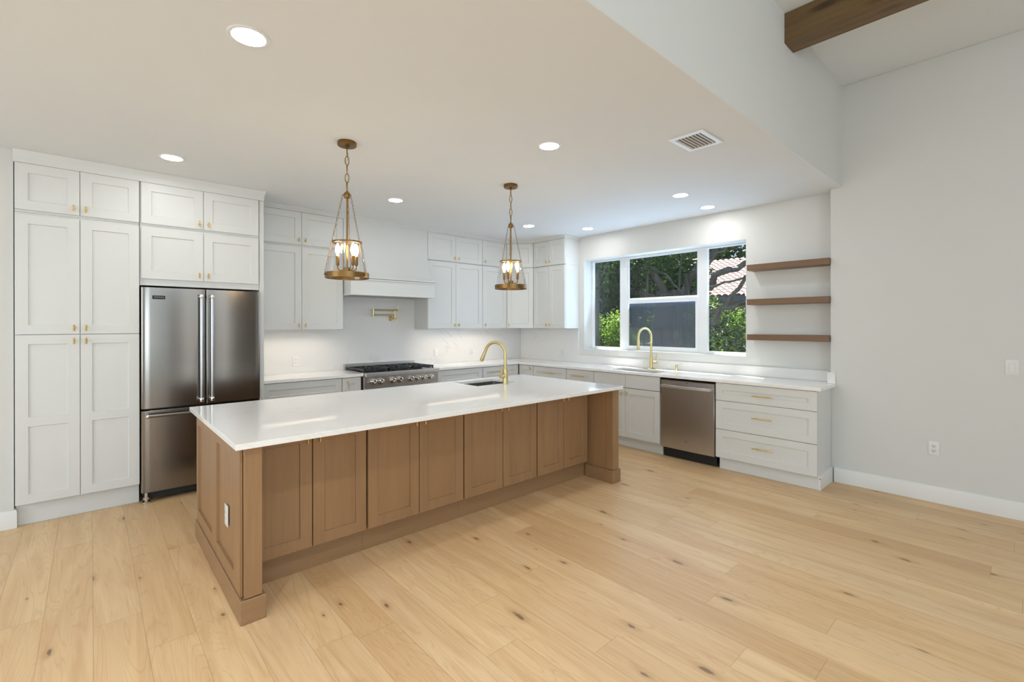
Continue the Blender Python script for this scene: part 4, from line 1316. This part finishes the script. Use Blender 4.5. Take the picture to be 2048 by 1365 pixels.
# ------------------------------------------------------------------ pendants
def link_mesh(L, W, r, seg=5, n=10):
    m = MB()
    pts = []
    for k in range(n):
        a = 2 * PI * k / n
        pts.append((W / 2 * math.cos(a), 0, L / 2 * math.sin(a)))
    return m.tube(pts, r, seg, closed=True)
def chain(m, p0, p1, pitch, W, r):
    p0, p1 = Vector(p0), Vector(p1)
    d = p1 - p0
    n = max(2, round(d.length / pitch))
    q = Vector((0, 0, 1)).rotation_difference(d.normalized())
    base = link_mesh(d.length / n + 2.2 * r, W, r)
    for k in range(n):
        c = p0 + d * ((k + 0.5) / n)
        rot = Matrix.Rotation((k % 2) * PI / 2 + 0.5, 3, 'Z')
        m.add([c + q @ (rot @ Vector(v)) for v in base.v], base.f)
def pendant(x, y, label, vf, arms):
    t = thing('pendant_light', label, 'pendant light', (x, y, ZK), 0, 'pendant lights over the island')
    A = MT['antique']
    az0 = math.atan2(y, x) - PI / 2
    MB().lathe([(0.0, -0.0005), (0.064, -0.0005), (0.066, -0.004), (0.066, -0.024), (0.062, -0.028), (0.0, -0.028)], seg=36).build('ceiling_canopy', A, t)
    MB().lathe([(0.0, -0.0285), (0.014, -0.0285), (0.014, -0.040), (0.006, -0.046), (0.0, -0.046)], seg=16).build('canopy_loop', A, t)
    m = MB()
    chain(m, (0, 0, -0.040), (0, 0, -0.352), 0.062, 0.026, 0.0030)
    m.build('suspension_chain', A, t)
    pts = [(0.010 * math.sin(k * 1.2), 0.010 * math.cos(k * 0.9), -0.045 - k * 0.0305) for k in range(11)]
    MB().tube(pts, 0.0018, 6).build('cord', MT['champagne'], t)
    MB().lathe([(0.0, -0.345), (0.007, -0.347), (0.008, -0.360), (0.018, -0.363), (0.022, -0.370), (0.022, -0.396), (0.018, -0.402), (0.008, -0.404), (0.0, -0.404)], seg=20).build('hub', A, t)
    MB().cyl((0, 0, -0.402), (0, 0, -0.905), 0.0065, 14).build('stem', A, t)
    zt, zb0, zb1 = -0.721, -0.940, -0.978
    MB().lathe([(0.097, zt - 0.006), (0.1035, zt - 0.006), (0.1035, zt + 0.006), (0.097, zt + 0.006)], seg=48, closed=True).build('upper_ring', A, t)
    MB().lathe([(0.143, zb1), (0.151, zb1), (0.151, zb0), (0.143, zb0)], seg=56, closed=True).build('lower_ring', A, t)
    gl = MB()
    prof = [(0.0965, zt + 0.004), (0.110, zt - 0.05), (0.1415, zb0 - 0.03)]
    prof += [(r_ - 0.002, z) for r_, z in prof[::-1]]
    gl.lathe(prof, seg=56, closed=True).build('glass_shade', MT['shade'], t)
    for a in vf:
        an = math.radians(a) + az0
        d = Vector((math.cos(an), math.sin(an), 0))
        e = MB().cyl(d * 0.018 + Vector((0, 0, -0.383)), d * 0.034 + Vector((0, 0, -0.383)), 0.004, 8)
        e.build('hub_eyelet', A, t)
        c = MB()
        p0 = d * 0.032 + Vector((0, 0, -0.386)); p1 = d * 0.107 + Vector((0, 0, zt)); p2 = d * 0.157 + Vector((0, 0, zb0 - 0.010))
        chain(c, p0, p1, 0.024, 0.0105, 0.0013)
        chain(c, p1, p2, 0.024, 0.0105, 0.0013)
        c.build('side_chain', A, t)
        MB().lathe([(0.0, 0.0), (0.004, 0.0), (0.004, 0.007), (0.0065, 0.008), (0.0065, 0.011), (0.0, 0.012)], d * 0.150 + Vector((0, 0, zb0 - 0.018)), d, 10).build('ring_bolt', A, t)
    MB().lathe([(0.0, -0.900), (0.024, -0.900), (0.024, -0.928), (0.020, -0.932), (0.0, -0.932)], seg=20).build('arm_hub', A, t)
    for a in arms:
        an = math.radians(a) + az0
        d = Vector((math.cos(an), math.sin(an), 0))
        pts = [d * 0.020 + Vector((0, 0, -0.922))]
        for k in range(8):
            q = PI / 2 * k / 7
            pts.append(d * (0.042 + 0.022 * math.sin(q)) + Vector((0, 0, -0.922 + 0.022 * (1 - math.cos(q)))))
        pts.append(d * 0.064 + Vector((0, 0, -0.890)))
        arm = MB().tube(pts, 0.0045, 10).build('arm', A, t)
        c = d * 0.064
        MB().lathe([(0.0, -0.890), (0.0075, -0.890), (0.0115, -0.882), (0.0115, -0.822), (0.009, -0.819), (0.0, -0.819)], c, seg=16).build('candle_sleeve', A, arm)
        MB().lathe([(0.0, -0.8185), (0.0070, -0.818), (0.0075, -0.808), (0.0150, -0.790), (0.0165, -0.775), (0.0130, -0.755), (0.0060, -0.735), (0.0, -0.728)], c, seg=18).build('bulb', MT['bulb'], arm)
pendant(1.371, 3.285, 'nearer brass and glass pendant lamp with three candle bulbs, left of the two', (200, -40, 80), (182, -12, -52))
pendant(2.931, 3.262, 'farther brass and glass pendant lamp, in front of the corner cabinets', (-98, 22, 142), (165, -8, -112))

# ------------------------------------------------------------------ the garden seen through the window
rg = random.Random(11)
o = MB().box(5.76, 34.0, -6.0, 40.0, -0.35, -0.15).build('ground', MT['soil'])
o['kind'] = 'structure'
def leaves(clusters, size, rnd):
    vs, fs = [], []
    for (c, rad, n) in clusters:
        c = Vector(c)
        for _ in range(n):
            while True:
                p = Vector((rnd.uniform(-1, 1), rnd.uniform(-1, 1), rnd.uniform(-1, 1)))
                if p.length <= 1: break
            q = c + Vector((p.x * rad[0], p.y * rad[1], p.z * rad[2]))
            a = Vector((rnd.gauss(0, 1), rnd.gauss(0, 1), rnd.gauss(0, .7))).normalized()
            b = a.orthogonal().normalized()
            b = Matrix.Rotation(rnd.uniform(0, 2 * PI), 3, a) @ b
            s = size * rnd.uniform(0.6, 1.4)
            k = len(vs)
            n_ = a.cross(b) * s * 0.12
            vs += [q - a * s, q + b * s * 0.42 + n_, q + a * s, q - b * s * 0.42 + n_]
            fs += [(k, k + 1, k + 2), (k, k + 2, k + 3)]
    return vs, fs
def raw(name, vs, fs, m, parent):
    me = bpy.data.meshes.new(name)
    me.from_pydata([tuple(v) for v in vs], [], fs)
    me.materials.append(m)
    o = bpy.data.objects.new(name, me)
    C.objects.link(o)
    o.parent = parent
    return o
def wob(p0, p1, n, amp, rnd):
    p0, p1 = Vector(p0), Vector(p1)
    r = []
    for k in range(n + 1):
        u = k / n
        w = math.sin(PI * u) if n > 1 else 0
        r.append(p0.lerp(p1, u) + Vector((rnd.uniform(-1, 1), rnd.uniform(-1, 1), rnd.uniform(-1, 1))) * amp * (0.3 + w))
    return r
def tree(label, base, limbs, clusters, size, name='tree', m=None, group=None):
    t = thing(name, label, 'tree' if name != 'hedge_plant' else 'hedge', base, 0, group)
    b = Vector(base)
    tk = MB()
    for (p0, p1, r0, r1, amp) in limbs:
        pts = wob(Vector(p0) - b, Vector(p1) - b, 9, amp, rg)
        tk.tube(pts, [r0 + (r1 - r0) * k / 9 for k in range(10)], 9)
    tk.build('trunk', MT['bark'], t)
    vs, fs = leaves([((Vector(c) - b), r, n) for c, r, n in clusters], size, rg)
    raw('foliage', vs, fs, m or MT['leaf'], t)
    return t
# sunlit hedge along the far side of the garden
def hedge(label, y0, y1, x, h):
    n = int((y1 - y0) / 0.35)
    limbs = []
    for k in range(n):
        yy = y0 + (k + 0.5) * (y1 - y0) / n
        for q in range(2):
            limbs.append(((x + rg.uniform(-.3, .2), yy + rg.uniform(-.1, .1), -0.16), (x + rg.uniform(-.25, .25), yy + rg.uniform(-.3, .3), h * 0.8), 0.022, 0.008, 0.05))
    cl = []
    for k in range(n * 3):
        cl.append(((x + rg.uniform(-.2, .25), y0 + (y1 - y0) * rg.random(), h * (0.28 + 0.66 * rg.random())), (0.35, 0.38, 0.38), 240))
    return tree(label, (x, (y0 + y1) / 2, -0.15), limbs, cl, 0.055, 'hedge', MT['hedge'])
hedge('bright green hedge seen through the right window pane', 3.0, 7.4, 12.2, 2.15)
hedge('bright green hedge seen through the left window pane', 8.2, 14.6, 12.6, 2.1)
# spreading fig-like tree in the middle of the view
tree('broad grey-trunked tree spreading across the middle of the window', (9.8, 5.3, -0.15),
     [((9.8, 5.45, -0.2), (9.7, 5.5, 2.2), 0.30, 0.22, 0.05), ((9.6, 5.05, -0.2), (9.7, 5.3, 2.3), 0.12, 0.13, 0.06), ((9.9, 5.9, -0.2), (9.8, 5.7, 2.3), 0.13, 0.12, 0.06),
      ((9.7, 5.5, 2.0), (9.4, 7.4, 3.0), 0.09, 0.03, 0.10), ((9.7, 5.5, 2.1), (9.3, 6.1, 3.9), 0.09, 0.04, 0.10), ((9.7, 5.3, 1.9), (9.2, 3.3, 2.9), 0.10, 0.045, 0.10),
      ((9.7, 5.2, 1.5), (9.0, 3.5, 1.95), 0.07, 0.03, 0.06), ((9.7, 5.2, 2.1), (9.4, 3.9, 3.9), 0.09, 0.04, 0.1), ((9.4, 4.7, 1.25), (9.0, 3.4, 2.5), 0.06, 0.03, 0.06),
      ((9.2, 6.9, 2.7), (8.9, 7.9, 2.1), 0.035, 0.015, 0.06), ((9.3, 6.4, 2.4), (8.8, 5.6, 3.0), 0.035, 0.015, 0.08), ((9.0, 5.8, 3.0), (8.6, 4.6, 2.2), 0.028, 0.012, 0.08),
      ((9.1, 6.6, 2.95), (8.7, 5.7, 2.35), 0.022, 0.010, 0.05), ((9.0, 4.4, 2.6), (8.8, 3.2, 3.3), 0.03, 0.012, 0.05), ((9.2, 4.4, 2.2), (8.8, 3.0, 2.45), 0.03, 0.012, 0.05),
      ((9.3, 5.9, 0.0), (9.4, 5.8, 3.0), 0.028, 0.028, 0.04), ((9.4, 5.1, 0.0), (9.4, 5.0, 3.0), 0.025, 0.022, 0.04), ((9.4, 4.75, 0.0), (9.4, 4.9, 2.6), 0.03, 0.03, 0.05)],
     [((9.9, 5.4, 3.9), (1.5, 2.2, 1.0), 9000), ((9.7, 7.6, 3.4), (1.1, 1.6, 1.0), 6500), ((9.8, 3.2, 4.1), (1.1, 1.5, 0.8), 5000), ((9.5, 6.9, 2.5), (0.5, 0.9, 0.6), 2600),
      ((10.2, 5.9, 2.5), (0.5, 1.3, 0.8), 3200), ((9.3, 3.3, 3.0), (0.35, 0.6, 0.35), 520), ((8.7, 5.6, 2.95), (0.3, 1.3, 0.45), 900), ((8.75, 6.7, 2.3), (0.3, 0.7, 0.6), 650), ((10.4, 5.3, 1.2), (0.4, 1.5, 1.0), 3200)], 0.05)
tree('tall dark tree with a slim trunk at the left of the window view', (7.35, 5.62, -0.15),
     [((7.35, 5.62, -0.2), (7.33, 5.66, 3.4), 0.075, 0.055, 0.02), ((7.34, 5.64, 2.0), (7.1, 5.35, 1.95), 0.028, 0.014, 0.02), ((7.34, 5.64, 2.3), (7.2, 5.3, 2.7), 0.025, 0.012, 0.03)],
     [((7.4, 5.7, 2.95), (0.45, 0.6, 0.5), 1100), ((7.35, 5.65, 2.35), (0.3, 0.35, 0.3), 130)], 0.05)
# dark shrubs on the ground below the hedge
for i, (x, y, lab) in enumerate(((11.22, 4.9, 'low dark shrub at the foot of the right-hand hedge'), (10.6, 8.6, 'low dark shrub at the foot of the left-hand hedge'))):
    tree(lab, (x, y, -0.15), [((x, y, -.2), (x, y + .1, .5), .03, .01, .02)], [((x, y, 0.22), (0.33, 1.1, 0.32), 1800)], 0.05, 'shrub')
# dense evergreen row that closes the view at the back
for i in range(6):
    yy = 9.9 + i * 3.5
    lab = ('first', 'second', 'third', 'fourth', 'fifth', 'sixth')[i] + ' tall dark evergreen from the right in the row behind the hedge'
    tree(lab, (17.5, yy, -0.15), [((17.5, yy, -.2), (17.5, yy, 5.5), .22, .08, .05)],
         [((17.5, yy, 2.0), (1.1, 1.6, 2.2), 2800), ((17.5, yy, 5.2), (1.2, 1.65, 2.4), 3600)], 0.17, 'evergreen_tree', None, 'evergreens behind the hedge')
for i in range(4):
    yy = 4.0 + i * 5.0
    lab = ('first', 'second', 'third', 'fourth')[i] + ' dark tree from the right behind the neighbouring house'
    tree(lab, (29.0, yy, -0.15), [((29, yy, -.2), (29, yy, 7), .3, .1, .08)], [((29, yy, 6.5), (1.8, 2.35, 4.4), 4600)], 0.26, 'background_tree', None, 'trees behind the house')
# neighbouring house with a barrel-tile roof
def house():
    t = thing('neighbour_house', 'house with pale clay barrel-tile roof behind the garden trees', 'house', (23.5, 7.4, -0.15))
    b = dict(parent=t, world=True)
    MB().box(20.6, 27.0, 1.0, 12.4, -0.15, 2.62).build('wall', MT['stucco'], **b)
    MB().box(19.98, 20.06, 0.4, 13.0, 2.50, 2.70).build('fascia', MT['fascia'], **b)
    def roof(xa, xb, za, zb, nm):
        vs, fs = [], []
        P, rows, sub = 0.27, 15, 6
        ncol = int((13.0 - 0.4) / P) * sub
        for r in range(rows):
            for e in (0, 1):
                u = (r + e) / rows
                lift = 0.045 if e == 0 else 0.0
                for c in range(ncol + 1):
                    y = 0.4 + c * P / sub
                    hgt = 0.075 * abs(math.sin(PI * c / sub))
                    vs.append((xa + (xb - xa) * u, y, za + (zb - za) * u + hgt + lift))
        w = ncol + 1
        for k in range(rows * 2 - 1):
            for c in range(ncol): fs.append((k * w + c, k * w + c + 1, (k + 1) * w + c + 1, (k + 1) * w + c))
        m = MB()
        m.add(vs, fs)
        m.build(nm, MT['rooftile'], smooth=False, **b)
    roof(19.95, 23.8, 2.70, 4.75, 'roof_slope')
    roof(27.65, 23.8, 2.70, 4.75, 'roof_slope')
house()
